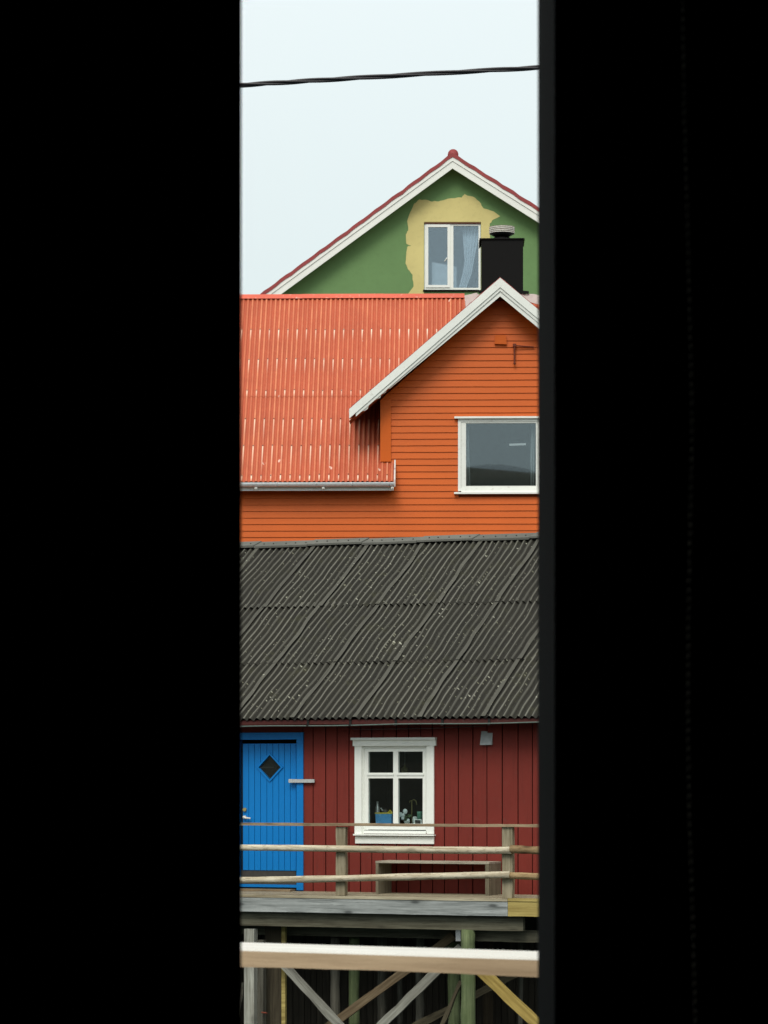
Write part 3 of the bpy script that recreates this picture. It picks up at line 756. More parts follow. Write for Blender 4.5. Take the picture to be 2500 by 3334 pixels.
# dormer body behind the boards
def dz(x): return ap_l[1] + .09 - (x > ap_o[0] and (x - ap_o[0]) * tr_ or (ap_o[0] - x) * tl)
# window opening in the boards
ox0, oz1 = o_(1491, 1364); ox1, oz0 = o_(1765, 1604)
body = [(dx0 + .02, zw + .001), (dx1 - .02, zw + .001), (dx1 - .02, dz(dx1) - .04), (ap_o[0], ap_l[1] + .05), (dx0 + .02, dz(dx0) - .04)]
full = [(dx0 + .02, 1.4), (dx1 - .02, 1.4)]
mb = MB(); midb = clipx(clipx(body, ox0 + .02, 'r'), ox1 - .02, 'l')
for poly in (clipx(body, ox0 + .02, 'l'), clipx(body, ox1 - .02, 'r'), clipz(midb, oz1 - .02, 'r')):
    mb.prism([(x, z) for x, z in poly], 0.012, 0.10)
mb.box(dx0 + .02, dx0 + .1, .1, 3.4, za - .3, dz(dx0) - .04).box(dx1 - .1, dx1 - .02, .1, 3.4, za - .3, dz(dx1) - .04)
# the main wall stops short of the dormer window: rebuild its front with the gap
obj('dormer_wall', mb, M['orangeback'], oh)
# weatherboards
PB = 0.1195
zrow = OF.z(1400, 1300 + 715 / 1.595)                # lower edge of the lowest row seen
zmin = zrow - PB * 22
i = 0; z = zmin
rb = random.Random(5)
while True:
    z = zmin + PB * i; i += 1
    if z > ap_l[1] + .05: break
    z1 = z + PB + .012
    def lims(zz):
        if zz < za - .14: return XA + .28, XB - .28
        l, r2 = dx0 + .01, dx1 - .01
        l2 = ap_o[0] - (ap_l[1] + .07 - zz) / tl; r3 = ap_o[0] + (ap_l[1] + .07 - zz) / tr_
        return max(l, l2), min(r2, r3)
    la, ra = lims(z); lb, rb_ = lims(z + PB)
    if z < za - .14 <= z + PB: lb, rb_ = la, ra; 
    if rb_ - lb < .05: continue
    segs = [(la, lb, ra, rb_)]
    if z + PB > oz0 + .02 and z < oz1 - .02:
        segs = [(la, lb, ox0 + .01, ox0 + .01), (ox1 - .01, ox1 - .01, ra, rb_)]
    for (xa, xb, xc, xd) in segs:
        j1, j2, j3, j4 = (rb.uniform(-.0035, .0035) for _ in range(4)); nseg = 14; mb = MB()
        for q in range(nseg + 1):
            t = q / nseg; w = rb.uniform(-.0018, .0018) + j1 * (1 - t) + j2 * t
            xlo, xhi = xa + (xc - xa) * t, xb + (xd - xb) * t
            mb.v += [(xlo, -.022, z + w), (xlo, .010, z + w), (xhi, .010, z1), (xhi, -.003, z1)]
        for q in range(nseg):
            for s4 in range(4):
                s5 = (s4 + 1) % 4; mb.f.append((4 * q + s4, 4 * q + s5, 4 * q + 4 + s5, 4 * q + 4 + s4))
        mb.f += [(3, 2, 1, 0), tuple(4 * nseg + s4 for s4 in range(4))]
        obj('weatherboard', mb, M['orange'], oh)
cz0 = OF.z(1255, 1503, -.03); 
obj('corner_board', MB().box(OF.x(1238, 1400, -.04), OF.x(1273, 1400, -.04), -.045, -.023, cz0, dz(dx0) - .02), M['orange'], oh)
# dormer window
ow = obj('window', frame_mb(ox0, ox1, oz0 + .03, oz1, .055, -.04, .06, .05), M['whiteworn'], oh)
obj('head_cap', MB().box(OF.x(1479, 1360, -.09), ox1 + .07, -.09, -.02, oz1 + .001, oz1 + .036), M['white'], ow)
obj('sill', MB().box(OF.x(1478, 1606, -.1), ox1 + .07, -.10, .0, oz0 - .028, oz0 + .006), M['white'], ow)
obj('sill_strip', MB().box(ox0 + .06, ox1 - .06, -.05, .0, oz0 + .0065, oz0 + .0295), M['white'], ow)
gx0, gz1 = o_(1517, 1377.5); gx1_, gz0 = o_(1741, 1582)
obj('sash', frame_mb(ox0 + .058, gx1_ + .075, gz0 - .055, gz1 + .05, 0.055, -.025, .04).box(ox0 + .112, gx0, -.024, .04, gz0 - .0, gz1 - .0), M['whiteworn'], ow)
obj('pane', MB().box(gx0 - .01, gx1_ + .02, .0, .006, gz0 - .01, gz1 + .01), M['glass2'], ow)
mb = MB(); d = 2.6; xa, xb, zc, zd = ox0 - .6, ox1 + .6, oz0 - .5, oz1 + .3
mb.box(xa, xb, d, d + .02, zc, zd).box(xa - .02, xa, .12, d, zc, zd).box(xb, xb + .02, .12, d, zc, zd).box(xa, xb, .12, d, zd, zd + .02).box(xa, xb, .12, d, zc - .02, zc)
obj('interior', mb, M['roomdark'], oh)
curtain('curtain', 'narrow strip of curtain at the left edge of the dormer window', OF, [(1518, 1525, 1380), (1518, 1526, 1450), (1518, 1528, 1500), (1518, 1531, 1590)], .22, M['cloth'], 2, .02)
curtain('curtain', 'pale curtain folds at the right edge of the dormer window', OF, [(1729, 1742, 1380), (1728, 1740, 1450), (1726, 1740, 1500), (1727, 1738, 1590)], .22, M['cloth'], 2, .03)
lt = OF.root('tube_lamp', 'lit white tube lamp seen through the dormer window glass', 'lamp')
y_ = 1.6; (lx0, lz), (lx1, _) = o_(1658, 1448, y_), o_(1712, 1447, y_)
obj('tube', MB().tube([(lx0, y_, lz), (lx1, y_, lz + .01)], .02, 10), M['tube'], lt, True)
obj('fitting', MB().box(lx0 - .1, lx1 + .02, y_ - .03, y_ + .03, lz + .04, zd - .001), M['roomdark'], lt)
# little square plate and an iron hook on the gable boards
x0, z1 = o_(1610, 1092, -.03); x1, z0 = o_(1648, 1122, -.03)
obj('vent_plate', MB().prism([(x0, z0 + .01), (x1 + .01, z0), (x1, z1), (x0 + .005, z1)], -.07, -.024), M['orange'], oh)
hk = [o_(1675, 1124, -.1), o_(1675, 1183, -.1), o_(1738, 1130, -.05)]
iron = obj('iron_hook', MB().tube([(hk[0][0], -.08, hk[0][1] + .02), (hk[1][0], -.08, hk[1][1])], .017, 8).tube([(hk[0][0] - .03, -.08, hk[0][1]), (hk[2][0], -.045, hk[2][1])], .012, 8).box(hk[0][0] - .03, hk[0][0] + .03, -.1, -.022, hk[0][1] - .02, hk[0][1] + .03).ball((hk[1][0], -.08, hk[1][1]), .024), M['rust'], oh)
# chimney behind the dormer, on the ridge
yc_ = ridge.y - .1
cx0, czt = o_(1567, 780, yc_ - .3); cx1, czb = o_(1703, 944, yc_ - .3)
ch = obj('chimney', MB().box(cx0, cx1, yc_ - .3, yc_ + .45, ridge.z - .5, czt), M['chimney'], oh)
obj('flange', MB().prism([(cx0 - .045, czt - .04), (cx0 - .035, czt + .022), (cx1 + .02, czt + .022), (cx1 + .03, czt + .001), (cx0 - .005, czt + .001)], yc_ - .33, yc_ + .48), M['chimney'], ch)
ccx = (OF.x(1591, 750, yc_) + OF.x(1677, 750, yc_)) / 2; cw = (OF.x(1677, 750, yc_) - OF.x(1591, 750, yc_)) / 2; ccy = yc_ + .07
zc1 = OF.z(1634, 738, yc_); zc0 = OF.z(1634, 760, yc_); zn = OF.z(1634, 772, yc_)
obj('skirt', MB().lathe([(cw * .95, czt + .0225), (cw * .6, zn), (cw * .45, zn + .01)], ccx, ccy), M['chimney'], ch, True)
obj('neck', MB().lathe([(cw * .45, zn), (cw * .45, zc0)], ccx, ccy), M['cowl'], ch, True)
obj('support_ring', MB().lathe([(cw * .47, zn + .01), (cw * .9, zc0 - .004), (cw * .88, zc0 - .002)], ccx, ccy), M['chimney'], ch, True)
st = (zc1 - zc0) / 4
for q in range(4):
    zz = zc0 + st * q; obj('cowl_ring', MB().lathe([(cw * .86, zz + st * .05), (cw * .97, zz + st * .2), (cw * .97, zz + st * .55), (cw * .88, zz + st * .72), (cw * .84, zz + st * 1.02)], ccx, ccy, 28), M['cowl'], ch)
obj('cowl_lid', MB().lathe([(cw * .9, zc1 - .01), (cw * .97, zc1), (.05, zc1 + .012)], ccx, ccy, 28), M['cowl'], ch)
# ragged peeling flashings where the dormer meets the ridge
def ragged(pts, y, thick, mat, amp):
    q = [OF.at(x, yy2, y) for x, yy2 in pts]; r = random.Random(11); o = []
    for (xa, za2), (xb, zb2) in zip(q, q[1:] + q[:1]):
        for s in range(4):
            t = s / 4; o.append((xa + (xb - xa) * t + (r.uniform(-amp, amp) if s else 0), za2 + (zb2 - za2) * t + (r.uniform(-amp, amp) if s else 0)))
    return obj('flashing', MB().prism(o, y, y + thick), mat, oh)
ragged([(1512, 962), (1552, 953), (1570, 968), (1560, 990), (1528, 1010), (1516, 1002)], ridge.y - .42, .03, M['peel'], .012)
ragged([(1655, 948), (1690, 958), (1722, 957), (1790, 962), (1790, 1000), (1748, 990), (1690, 975)], ridge.y - .42, .03, M['peel'], .012)
ragged([(1555, 945), (1600, 944), (1600, 954), (1560, 956)], ridge.y - .45, .02, M['chimney'], .006)
ragged([(1690, 945), (1722, 948), (1722, 957), (1690, 956)], ridge.y - .45, .02, M['chimney'], .006)

# ================================================================== RED CABIN
rcab = RF.root('red_cabin', 'dark red boarded cabin with a blue door, white window and weathered black corrugated roof', 'cabin')
r_at = RF.at
TANR = math.tan(R(29.5)); cr_, sr_ = math.cos(R(29.5)), math.sin(R(29.5))
ye = -0.46
zeave = RF.z(1270, 2340, ye)
rid = RF.slope(1270, 1768, ye, zeave, TANR)
RL = math.hypot(rid.y - ye, rid.z - zeave)
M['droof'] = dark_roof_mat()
SWR = 0.915; PR = SWR / 9
useam = RF.slope(1155, 2338, ye, zeave, TANR).x
def droof_sheet(seed, length):
    """one bitumen sheet, nine waves, its right edge flattened where it laps the next; x along eave, y up the slope, z off it"""
    r = random.Random(seed); mb = MB(); uvs = []; crest = []
    n = 9 * 8 + 6; m_ = 12; wd = SWR + .045
    p1, p2, a1 = r.uniform(0, 6), r.uniform(0, 6), r.uniform(.005, .014)
    for j in range(m_ + 1):
        v = length * j / m_
        for i in range(n + 1):
            u = wd * i / n; w = math.cos((u / PR) * 2 * math.pi)
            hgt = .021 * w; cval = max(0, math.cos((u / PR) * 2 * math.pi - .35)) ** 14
            if u > SWR - .03:                       # the lap: a broad flat crest
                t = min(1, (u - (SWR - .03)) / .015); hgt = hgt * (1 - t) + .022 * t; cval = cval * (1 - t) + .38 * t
            wav = .006 * math.sin(v * 9 + u * 23 + p1) * math.sin(u * 11 + p2) + a1 * math.sin(p1 + v * 3.1) + .004 * math.sin(p2 + v * 6.3 + u * 2)
            lift = .011 * (1 - j / m_)
            mb.v.append((u + wav, v, hgt + lift + .004 * math.sin(p2 + 4 * u + 2.2 * v))); uvs.append((u, v)); crest.append(cval)
    for j in range(m_):
        for i in range(n):
            a = j * (n + 1) + i; mb.f.append((a, a + 1, a + n + 2, a + n + 1))
    def skirt(idx, dy, dx):
        b = len(mb.v); k2 = len(idx)
        for kk in (0, 1):
            for q in idx:
                x, y, z = mb.v[q]; mb.v.append((x + dx * kk, y + dy * kk, z - .005 * kk)); uvs.append(uvs[q]); crest.append(0)
        for q in range(k2 - 1): mb.f.append((b + q, b + k2 + q, b + k2 + q + 1, b + q + 1))
    skirt(list(range(n + 1)), .002, 0); skirt([j * (n + 1) + n for j in range(m_ + 1)], 0, -.002)
    me = mb.mesh('roof_sheet', True); ul = me.uv_layers.new(name='UVMap')
    for lp in me.loops: ul.data[lp.index].uv = uvs[lp.vertex_index]
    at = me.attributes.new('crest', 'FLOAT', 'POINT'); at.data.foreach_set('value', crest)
    # every copy needs its own patch of the pattern: shift uv by object is not possible, so a few variants are made
    return me
vrow = [0.0]
for py in (2158, 1972):
    p = RF.slope(1270, py, ye, zeave, TANR); vrow.append(math.hypot(p.y - ye, p.z - zeave))
vrow.append(RL + .02)
slope_rot = Matrix.Rotation(math.atan(TANR), 4, 'X')
nails = MB()
seed = 0
for rI in range(3):
    v0, v1 = vrow[rI], vrow[rI + 1]; ln_ = v1 - v0 + .14 * (rI < 2)
    for cI in range(-5, 6):
        seed += 1; me = droof_sheet(seed, ln_)
        for lp in me.uv_layers[0].data: lp.uv = (lp.uv[0] + cI * 3.3 + rI * 1.7, lp.uv[1] + rI * 5.1)
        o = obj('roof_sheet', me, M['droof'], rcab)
        uo = useam + (cI - 1) * SWR + random.uniform(-.008, .008) + .015 * rI
        o.matrix_local = Matrix.Translation((uo, ye + v0 * cr_, zeave + v0 * sr_)) @ slope_rot @ Matrix.Rotation(random.uniform(-.003, .003), 4, 'Z')
        for vv_ in (.05, .42, .84, 1.26):
            for q in range(0, 9):
                if (q + int(vv_ * 10)) % 2 and vv_ > .1: continue
                p = o.matrix_local @ Vector((q * PR + PR * (0 if q else 0) + .002, min(vv_ * (v1 - v0) / 1.6 + random.uniform(-.02, .02), ln_), .028))
                nails.ball(p, .013, 6)
no = obj('nail_heads', nails, M['dark'], rcab); no['kind'] = 'stuff'
# ridge capping pieces
for q in range(-6, 7):
    x0 = useam + q * .90 + RF.slope(942, 1768, ye, zeave, TANR).x * 0 - .02; x1 = x0 + .890; t = .15; lz = .034 + .012 * (q % 2)
    y0, z0 = rid.y + .03, rid.z + .05
    sk = 0.06                                        # joints cut at a slant
    mb = MB()
    for (xa) in (0, 1):
        xs = x0 if xa == 0 else x1
        for (yy2, zz2, off) in ((y0 - t * cr_, z0 - t * sr_ + lz, -sk), (y0, z0 + lz, sk * .3), (y0 + t * cr_, z0 - t * sr_ + lz, sk), (y0 + t * cr_, z0 - t * sr_ + lz - .012, sk), (y0, z0 + lz - .013, sk * .3), (y0 - t * cr_, z0 - t * sr_ + lz - .03, -sk)):
            mb.v.append((xs + off, yy2, zz2 + random.uniform(-.004, .004)))
    mb.f = [(0, 1, 2, 3, 4, 5), (11, 10, 9, 8, 7, 6)] + [(s4, 6 + s4, 6 + (s4 + 1) % 6, (s4 + 1) % 6) for s4 in range(6)]
    obj('ridge_cap', mb, M['ridge'], rcab)
    for s4 in range(5):
        if s4 % 1 == 0:
            xn = x0 + .1 + s4 * .17 + random.uniform(-.03, .03); nl = obj('nail', MB().ball((xn, y0 - t * .55 * cr_ - .004, z0 - t * .55 * sr_ + lz + .002), .011, 6), M['dark'], rcab)
XAr, XBr = useam - 5.4, useam + 4.9
obj('ridge_board', MB().box(XAr, XBr, rid.y - .03, rid.y + .05, rid.z - .12, rid.z + .045), M['dark'], rcab)
# back slope and carcass
mb = MB(); yb2 = 2 * rid.y - ye
mb.v = [(XAr, rid.y, rid.z - .03), (XBr, rid.y, rid.z - .03), (XBr, yb2, zeave - .03), (XAr, yb2, zeave - .03)]; mb.f = [(0, 1, 2, 3)]
o = obj('back_slope', mb, M['ridge'], rcab); o.modifiers.new('t', 'SOLIDIFY').thickness = .03
mb = MB(); mb.v = [(XAr, ye + .03, zeave - .045), (XBr, ye + .03, zeave - .045), (XBr, rid.y, rid.z - .06), (XAr, rid.y, rid.z - .06)]; mb.f = [(0, 1, 2, 3)]
o = obj('roof_deck', mb, M['under'], rcab); o.modifiers.new('t', 'SOLIDIFY').thickness = .02
zwt = zeave + .46 * TANR - .07
# openings in the front wall
wX0, wX1 = RF.x(1165, 2570), RF.x(1401, 2570); wZ0, wZ1 = RF.z(1280, 2712), RF.z(1280, 2424)
dX1 = RF.x(975, 2600); dX0 = dX1 - .98; dZ1 = RF.z(900, 2400)
mb = MB()
for (xa, xb, za2, zb2) in ((XAr + .3, dX0, -.05, zwt), (dX0, dX1, dZ1, zwt), (dX1, wX0, -.05, zwt), (wX0, wX1, -.05, wZ0), (wX0, wX1, wZ1, zwt), (wX1, XBr - .3, -.05, zwt)):
    mb.box(xa, xb, .0, .14, za2, zb2)
obj('wall', mb, M['redback'], rcab)
gp = lambda: [(ye + .5, -.05), (yb2 - .5, -.05), (yb2 - .5, zwt), (rid.y, rid.z - .1), (ye + .5, zwt)]
mb = MB()
for xx in (XAr + .3, XBr - .42):
    b = len(mb.v); pl = gp(); mb.v += [(xx, y, z) for y, z in pl] + [(xx + .12, y, z) for y, z in pl]
    mb.f += [tuple(b + q for q in range(5)), tuple(b + 5 + q for q in reversed(range(5)))] + [(b + q, b + 5 + q, b + 5 + (q + 1) % 5, b + (q + 1) % 5) for q in range(5)]
mb.box(XAr + .42, XBr - .42, yb2 - .62, yb2 - .5, -.05, zwt)
obj('end_wall', mb, M['red'], rcab)
obj('cabin_floor', MB().box(XAr + .42, XBr - .42, .14, yb2 - .62, -.25, -.05), M['under'], rcab)
# vertical boards
cuts_px = [988, 1022, 1063, 1100, 1139, 1176, 1213, 1250, 1293, 1333, 1372, 1411, 1449.6, 1495, 1542, 1588, 1638, 1689, 1736, 1784]
cuts = [RF.x(p, 2600) for p in cuts_px]
while cuts[-1] < XBr - .5: cuts.append(cuts[-1] + .2 + random.uniform(-.01, .01))
lc = [dX0]
while lc[-1] > XAr + .5: lc.append(lc[-1] - .19)
lc = lc[::-1]
def wboard(xa, xb, z0, z1):
    th = .026 + random.uniform(0, .012)
    g_ = .0075
    mb = MB().prism([(xa + g_, z0), (xb - g_, z0), (xb - g_, z1), (xa + g_, z1)], -th, -.0005)
    obj('wall_board', mb, M['red'], rcab)
zlo = -.012
for seq in (lc, cuts):
    for xa, xb in zip(seq, seq[1:]):
        if xb < wX0 + .01 or xa > wX1 - .01: wboard(xa, xb, zlo, zwt)
        else:
            xa2, xb2 = xa, xb
            wboard(xa, xb, zlo, wZ0); wboard(xa, xb, wZ1, zwt)
            if xa < wX0: wboard(xa, wX0 + .004, wZ0 + .002, wZ1 - .002)
            if xb > wX1: wboard(wX1 - .004, xb, wZ0 + .002, wZ1 - .002)
obj('head_board', MB().box(dX0, cuts[0] - .003, -.03, -.001, RF.z(900, 2384), zwt), M['red'], rcab)
# eave
fz1, fz0 = RF.z(1270, 2337, ye + .03), RF.z(1270, 2356, ye + .03)
for xa, xb in ((XAr, useam - .9), (useam - .897, useam + 1.1), (useam + 1.103, XBr)):
    obj('fascia_board', MB().box(xa, xb, ye + .031, ye + .055, fz0, fz1 - .02), M['redtrim'], rcab)
for px in (1002, 1140, 1288, 1440, 1592):
    x = RF.x(px, 2350, ye + .02); obj('gutter_bracket', MB().box(x - .016, x + .016, ye + .018, ye + .0305, fz0 - .02, fz1 - .02).box(x - .016, x + .016, ye + .0, ye + .018, fz0 - .03, fz0 - .012), M['dark'], rcab)
obj('soffit', MB().box(XAr, XBr, ye + .056, -.04, fz0 + .02, fz0 + .04), M['under'], rcab)
pts = [(px, 2366 + (2352 - 2366) * (px - 783) / (1755 - 783) + 1.2 * math.sin(px * .013)) for px in range(500, 2000, 40)]
obj('conduit', MB().tube([(RF.x(a, b, ye + .012), ye + .012, RF.z(a, b, ye + .012)) for a, b in pts], .0095, 8), M['pipe'], rcab, True)
pts = [(1140, 2373), (1200, 2374), (1300, 2373), (1400, 2371), (1430, 2370), (1500, 2366), (1580, 2365)]
obj('wall_cable', MB().tube([(RF.x(a, b, -.2), -.2, RF.z(a, b, -.2)) for a, b in pts], .006, 6), M['cable'], rcab, True)
# grey vent hood
x0, z1 = r_at(1557, 2380, -.15); x1, z0 = r_at(1590, 2425, -.15)
vh = MB(); vh.v = [(x0, -.03, z1), (x1, -.03, z1), (x1 + .0, -.09, z0), (x0, -.09, z0), (x0, -.03, z1 - .012), (x1, -.03, z1 - .012), (x1, -.078, z0), (x0, -.078, z0)]
vh.f = [(0, 3, 2, 1), (4, 5, 6, 7), (0, 1, 5, 4), (1, 2, 6, 5), (2, 3, 7, 6), (3, 0, 4, 7)]
v_ = obj('vent_hood', vh, M['galv'], rcab)
vs_ = MB(); vs_.v = [(x1 + .001, -.03, z1), (x1 + .001, -.09, z0), (x1 + .001, -.03, z0), (x1 + .02, -.03, z1), (x1 + .02, -.09, z0), (x1 + .02, -.03, z0)]
vs_.f = [(0, 1, 2), (5, 4, 3), (0, 3, 4, 1), (1, 4, 5, 2), (2, 5, 3, 0)]
obj('hood_cheek', vs_, M['galv'], v_)
# ---- blue door
RA = lambda px, py, y=0.0: RF.at(px, py, y)
fz = RF.z(900, 2897, -.04)
door = obj('door', MB().box(dX0 + .08, RF.x(966, 2600, .02), .035, .06, RF.z(900, 2834, .02), RF.z(900, 2421, .02)), M['dark'], rcab)
jx0, jx1 = RF.x(965.5, 2600, -.045), RF.x(987, 2600, -.045)
obj('frame', MB().box(jx0, jx1, -.05, .08, fz, RF.z(900, 2408, -.05)).box(dX0, dX0 + .085, -.05, .08, fz, RF.z(900, 2408, -.05)).box(dX0 - .03, jx1 + .004, -.06, .08, RF.z(900, 2408, -.055) + .001, RF.z(900, 2385, -.055)), M['blue'], door)
pcut = [RF.x(p, 2600, .01) for p in (965, 946, 927, 908.5, 889, 869.5, 849, 829.7, 810.7, 791)]
while pcut[-1] > dX0 + .15: pcut.append(pcut[-1] - .085)
zb0, zb1 = RF.z(900, 2834, .01), RF.z(900, 2421, .01)
dcx, dcz = RF.at(880, 2498, .01)
dw = RF.x(880 + 39, 2498, .01) - dcx; dh = RF.z(880, 2498 - 43, .01) - dcz
for xa, xb in zip(pcut[1:], pcut):
    a, b = xa + .0035, xb - .0035
    lo = lambda x: dcz - dh * max(0, 1 - abs(x - dcx) / dw); hi = lambda x: dcz + dh * max(0, 1 - abs(x - dcx) / dw)
    if b < dcx - dw or a > dcx + dw: obj('door_plank', MB().box(a, b, .0, .03, zb0, zb1), M['blue'], door)
    else:
        xs = sorted({a, b} | {x for x in (dcx, dcx - dw, dcx + dw) if a < x < b})
        mb = MB()
        mb.prism([(a, zb0), (b, zb0)] + [(x, lo(x) - .0005) for x in reversed(xs)], 0, .03)
        mb.prism([(x, hi(x) + .0005) for x in xs] + [(b, zb1), (a, zb1)], 0, .03)
        obj('door_plank', mb, M['blue'], door)
def diamond(k): return [(dcx - dw * k, dcz), (dcx, dcz - dh * k), (dcx + dw * k, dcz), (dcx, dcz + dh * k)]
di, do_ = diamond(.93), diamond(1.12); mb = MB()
for q in range(4): mb.prism([di[q], di[(q + 1) % 4], do_[(q + 1) % 4], do_[q]], -.018, .032)
lw = obj('diamond_window', mb, M['blue'], door)
obj('pane', MB().prism(diamond(.94), .012, .017), M['glass'], lw)
obj('glazing_bar', MB().prism([(dcx - dw * .9, dcz - .012), (dcx + .05, dcz - .012), (dcx + .05, dcz + .006), (dcx - dw * .9, dcz + .006)], .02, .03), M['kick'], lw)
obj('kick_plate', MB().box(dX0 + .086, RF.x(965, 2850, .03), .01, .034, RF.z(900, 2882, .02), zb0 - .004), M['kick'], door)
obj('threshold', MB().box(dX0 + .086, jx0 - .002, -.03, .08, RF.z(900, 2889, -.03), RF.z(900, 2880, -.03)), M['blue'], door)
obj('plinth', MB().box(dX0, jx0 - .01, -.012, .08, RF.z(900, 2900, -.01), RF.z(900, 2889.5, -.03)), M['dark'], door)
obj('step', MB().box(dX0 - .1, jx0 - .02, -.22, -.051, .001, .028), M['railtop'], door)
hx, hz = RF.at(795, 2663, -.04)
obj('handle', MB().tube([(hx, .0, hz + .01), (hx, -.05, hz + .01)], .022, 10).tube([(hx, -.05, hz + .01), (hx + .03, -.055, hz), (hx + .10, -.052, hz - .006)], [.016, .014, .012], 8), M['cowl'], door, True)
lx, lz2 = RF.at(796, 2636, -.02)
obj('lock', MB().tube([(lx, .0, lz2), (lx, -.03, lz2)], .026, 12), M['brass'], door, False)
bx0, bz1 = RF.at(940, 2537, -.08); bx1, bz0 = RF.at(1023, 2548, -.08)
obj('door_stay', MB().box(bx0 + .05, bx1, -.085, -.06, bz0, bz1).box(bx0, bx0 + .06, -.09, -.0, bz0 - .002, bz1 + .002), M['galv'], door)
# ---- white window
def rr(px0, px1, py0, py1, y0, y1, mb=None):
    mb = mb or MB(); x0, z1 = RF.at(px0, py0, y0); x1, z0 = RF.at(px1, py1, y0); return mb.box(x0, x1, y0, y1, z0, z1)
yf = -.06
rw = obj('window', rr(1154, 1177, 2428, 2715, yf, .0, rr(1389, 1412, 2428, 2715, yf, .0)), M['white'], rcab)
obj('head_board', rr(1148, 1418, 2408.5, 2427.8, yf - .015, .0), M['white'], rw)
obj('head_cap', rr(1141, 1416, 2402, 2408.2, yf - .05, .0), M['white'], rw)
obj('liner', rr(1177.2, 1184, 2428, 2715, -.03, .08, rr(1386.5, 1388.8, 2428, 2715, -.03, .08, rr(1184.2, 1386.3, 2428, 2434, -.03, .08, rr(1184.2, 1386.3, 2704, 2715, -.05, .08)))), M['white'], rw)
obj('sill', rr(1149, 1412, 2715.3, 2722, yf - .05, .0), M['white'], rw)
obj('apron', rr(1156, 1412, 2722.4, 2748, yf, .0), M['white'], rw)
s0, s1, s2 = 2434.5, 2703, 0
sash = MB(); ys = -.012
for a in ((1184.5, 1199, 2434.5, 2702), (1376, 1386, 2434.5, 2702), (1199.2, 1375.8, 2434.5, 2446.7), (1199.2, 1375.8, 2681, 2702), (1279.8, 1296, 2447, 2680.8)): rr(a[0], a[1], a[2], a[3], ys, .045, sash)
obj('sash', sash, M['white'], rw)
gb = MB()
for a in ((1199.3, 1279.6, 2516, 2534), (1296.2, 1375.8, 2516, 2534)): rr(*a, ys - .004, .04, gb)
rr(1194, 1281, 2518, 2524.5, ys - .016, ys - .0045, gb); rr(1291, 1379, 2518, 2524.5, ys - .016, ys - .0045, gb)
obj('transom', gb, M['white'], rw)
for a in ((1199, 1279.8, 2446.5, 2516.2), (1296, 1376, 2446.5, 2516.2), (1199, 1279.8, 2533.8, 2681.2), (1296, 1376, 2533.8, 2681.2)): obj('pane', rr(*a, .018, .022), M['glass'], rw)
# room behind
mb = MB(); xa, xb, zc, zd, d = wX0 - .7, wX1 + 1.2, .0, zwt, 2.8
mb.box(xa, xb, d, d + .02, zc, zd).box(xa - .02, xa, .15, d, zc, zd).box(xb, xb + .02, .15, d, zc, zd).box(xa, xb, .15, d, zd, zd + .02).box(xa, xb, .15, d, zc - .02, zc)
obj('interior', mb, M['roomdark'], rcab)
obj('interior_sill', MB().box(wX0 - .05, wX1 + .05, .1405, .42, RF.z(1280, 2688, .2) - .03, RF.z(1280, 2688, .2)), M['white'], rcab)
obj('door_recess', MB().box(dX0 + .0, dX1, .3, .32, -.02, dZ1), M['roomdark'], rcab)
zs = RF.z(1280, 2688, .2)
def small(name, label, cat): return RF.root(name, label, cat)
yi = .26
x0, x1 = RF.x(1228, 2660, yi), RF.x(1281, 2660, yi); zt = RF.z(1250, 2649, yi)
t_ = small('storage_box', 'blue patterned box with a yellow rim on the sill inside the cabin window', 'box')
obj('body', MB().prism([(x0 + .01, zs + .001), (x1 - .01, zs + .001), (x1, zt), (x0, zt)], yi - .07, yi + .07), M['bluebox'], t_)
obj('rim', MB().box(x0 - .005, x1 + .005, yi - .076, yi + .076, zt, zt + .014), M['ylid'], t_)
obj('lid_handle', MB().tube([(x1 - .08, yi, zt + .01), (x1 - .05, yi, zt + .045), (x1 - .02, yi, zt + .01)], .01, 6), M['ylid'], t_)
t_ = small('bottle', 'slim silvery bottle behind the blue box inside the cabin window', 'bottle')
x = RF.x(1229, 2615, .36); zt = RF.z(1229, 2609, .36)
obj('body', MB().lathe([(.028, zs + .001), (.03, zs + .12), (.03, zt - .08), (.016, zt - .05), (.016, zt)], x, .36, 12), M['steel'], t_, True)
t_ = small('kettle', 'small dull kettle half hidden behind the blue box inside the cabin window', 'kettle')
x = RF.x(1255, 2640, .37); zt = RF.z(1255, 2628, .37)
obj('body', MB().lathe([(.05, zs + .001), (.06, zs + .06), (.045, zt - .05), (.02, zt - .035), (.012, zt - .02)], x, .37, 14), M['kick'], t_, True)
obj('spout', MB().tube([(x - .03, .37, zt - .06), (x - .07, .36, zt - .01)], [.014, .009], 8), M['galv'], t_)
t_ = small('flowering_plant', 'potted plant with white petals on the sill inside the right pane of the cabin window', 'plant')
x = RF.x(1325, 2670, yi); zt = RF.z(1325, 2660, yi)
obj('pot', MB().lathe([(.03, zs + .001), (.042, zs + .06), (.045, zs + .065)], x, yi, 14), M['ceramic'], t_, True)
for (px, py, r) in ((1305, 2652, .032), (1312, 2655, .03), (1319, 2642, .036), (1311, 2663, .026), (1328, 2671, .022)):
    xx, zz = RF.at(px, py, yi - .03); obj('petal', MB().ball((xx, yi - .03 + random.uniform(-.02, .02), zz), r, 8, (1, .5, 1.1)), M['petal'], t_, True)
for q in range(14):
    a = random.uniform(0, 6.28); r = random.uniform(.02, .06); zz = zs + .07 + random.uniform(0, .08)
    o = obj('leaf', MB().ball((x + r * math.cos(a), yi + r * .6 * math.sin(a), zz), .02, 6, (1.3, .6, .5)), M['leaf'], t_)
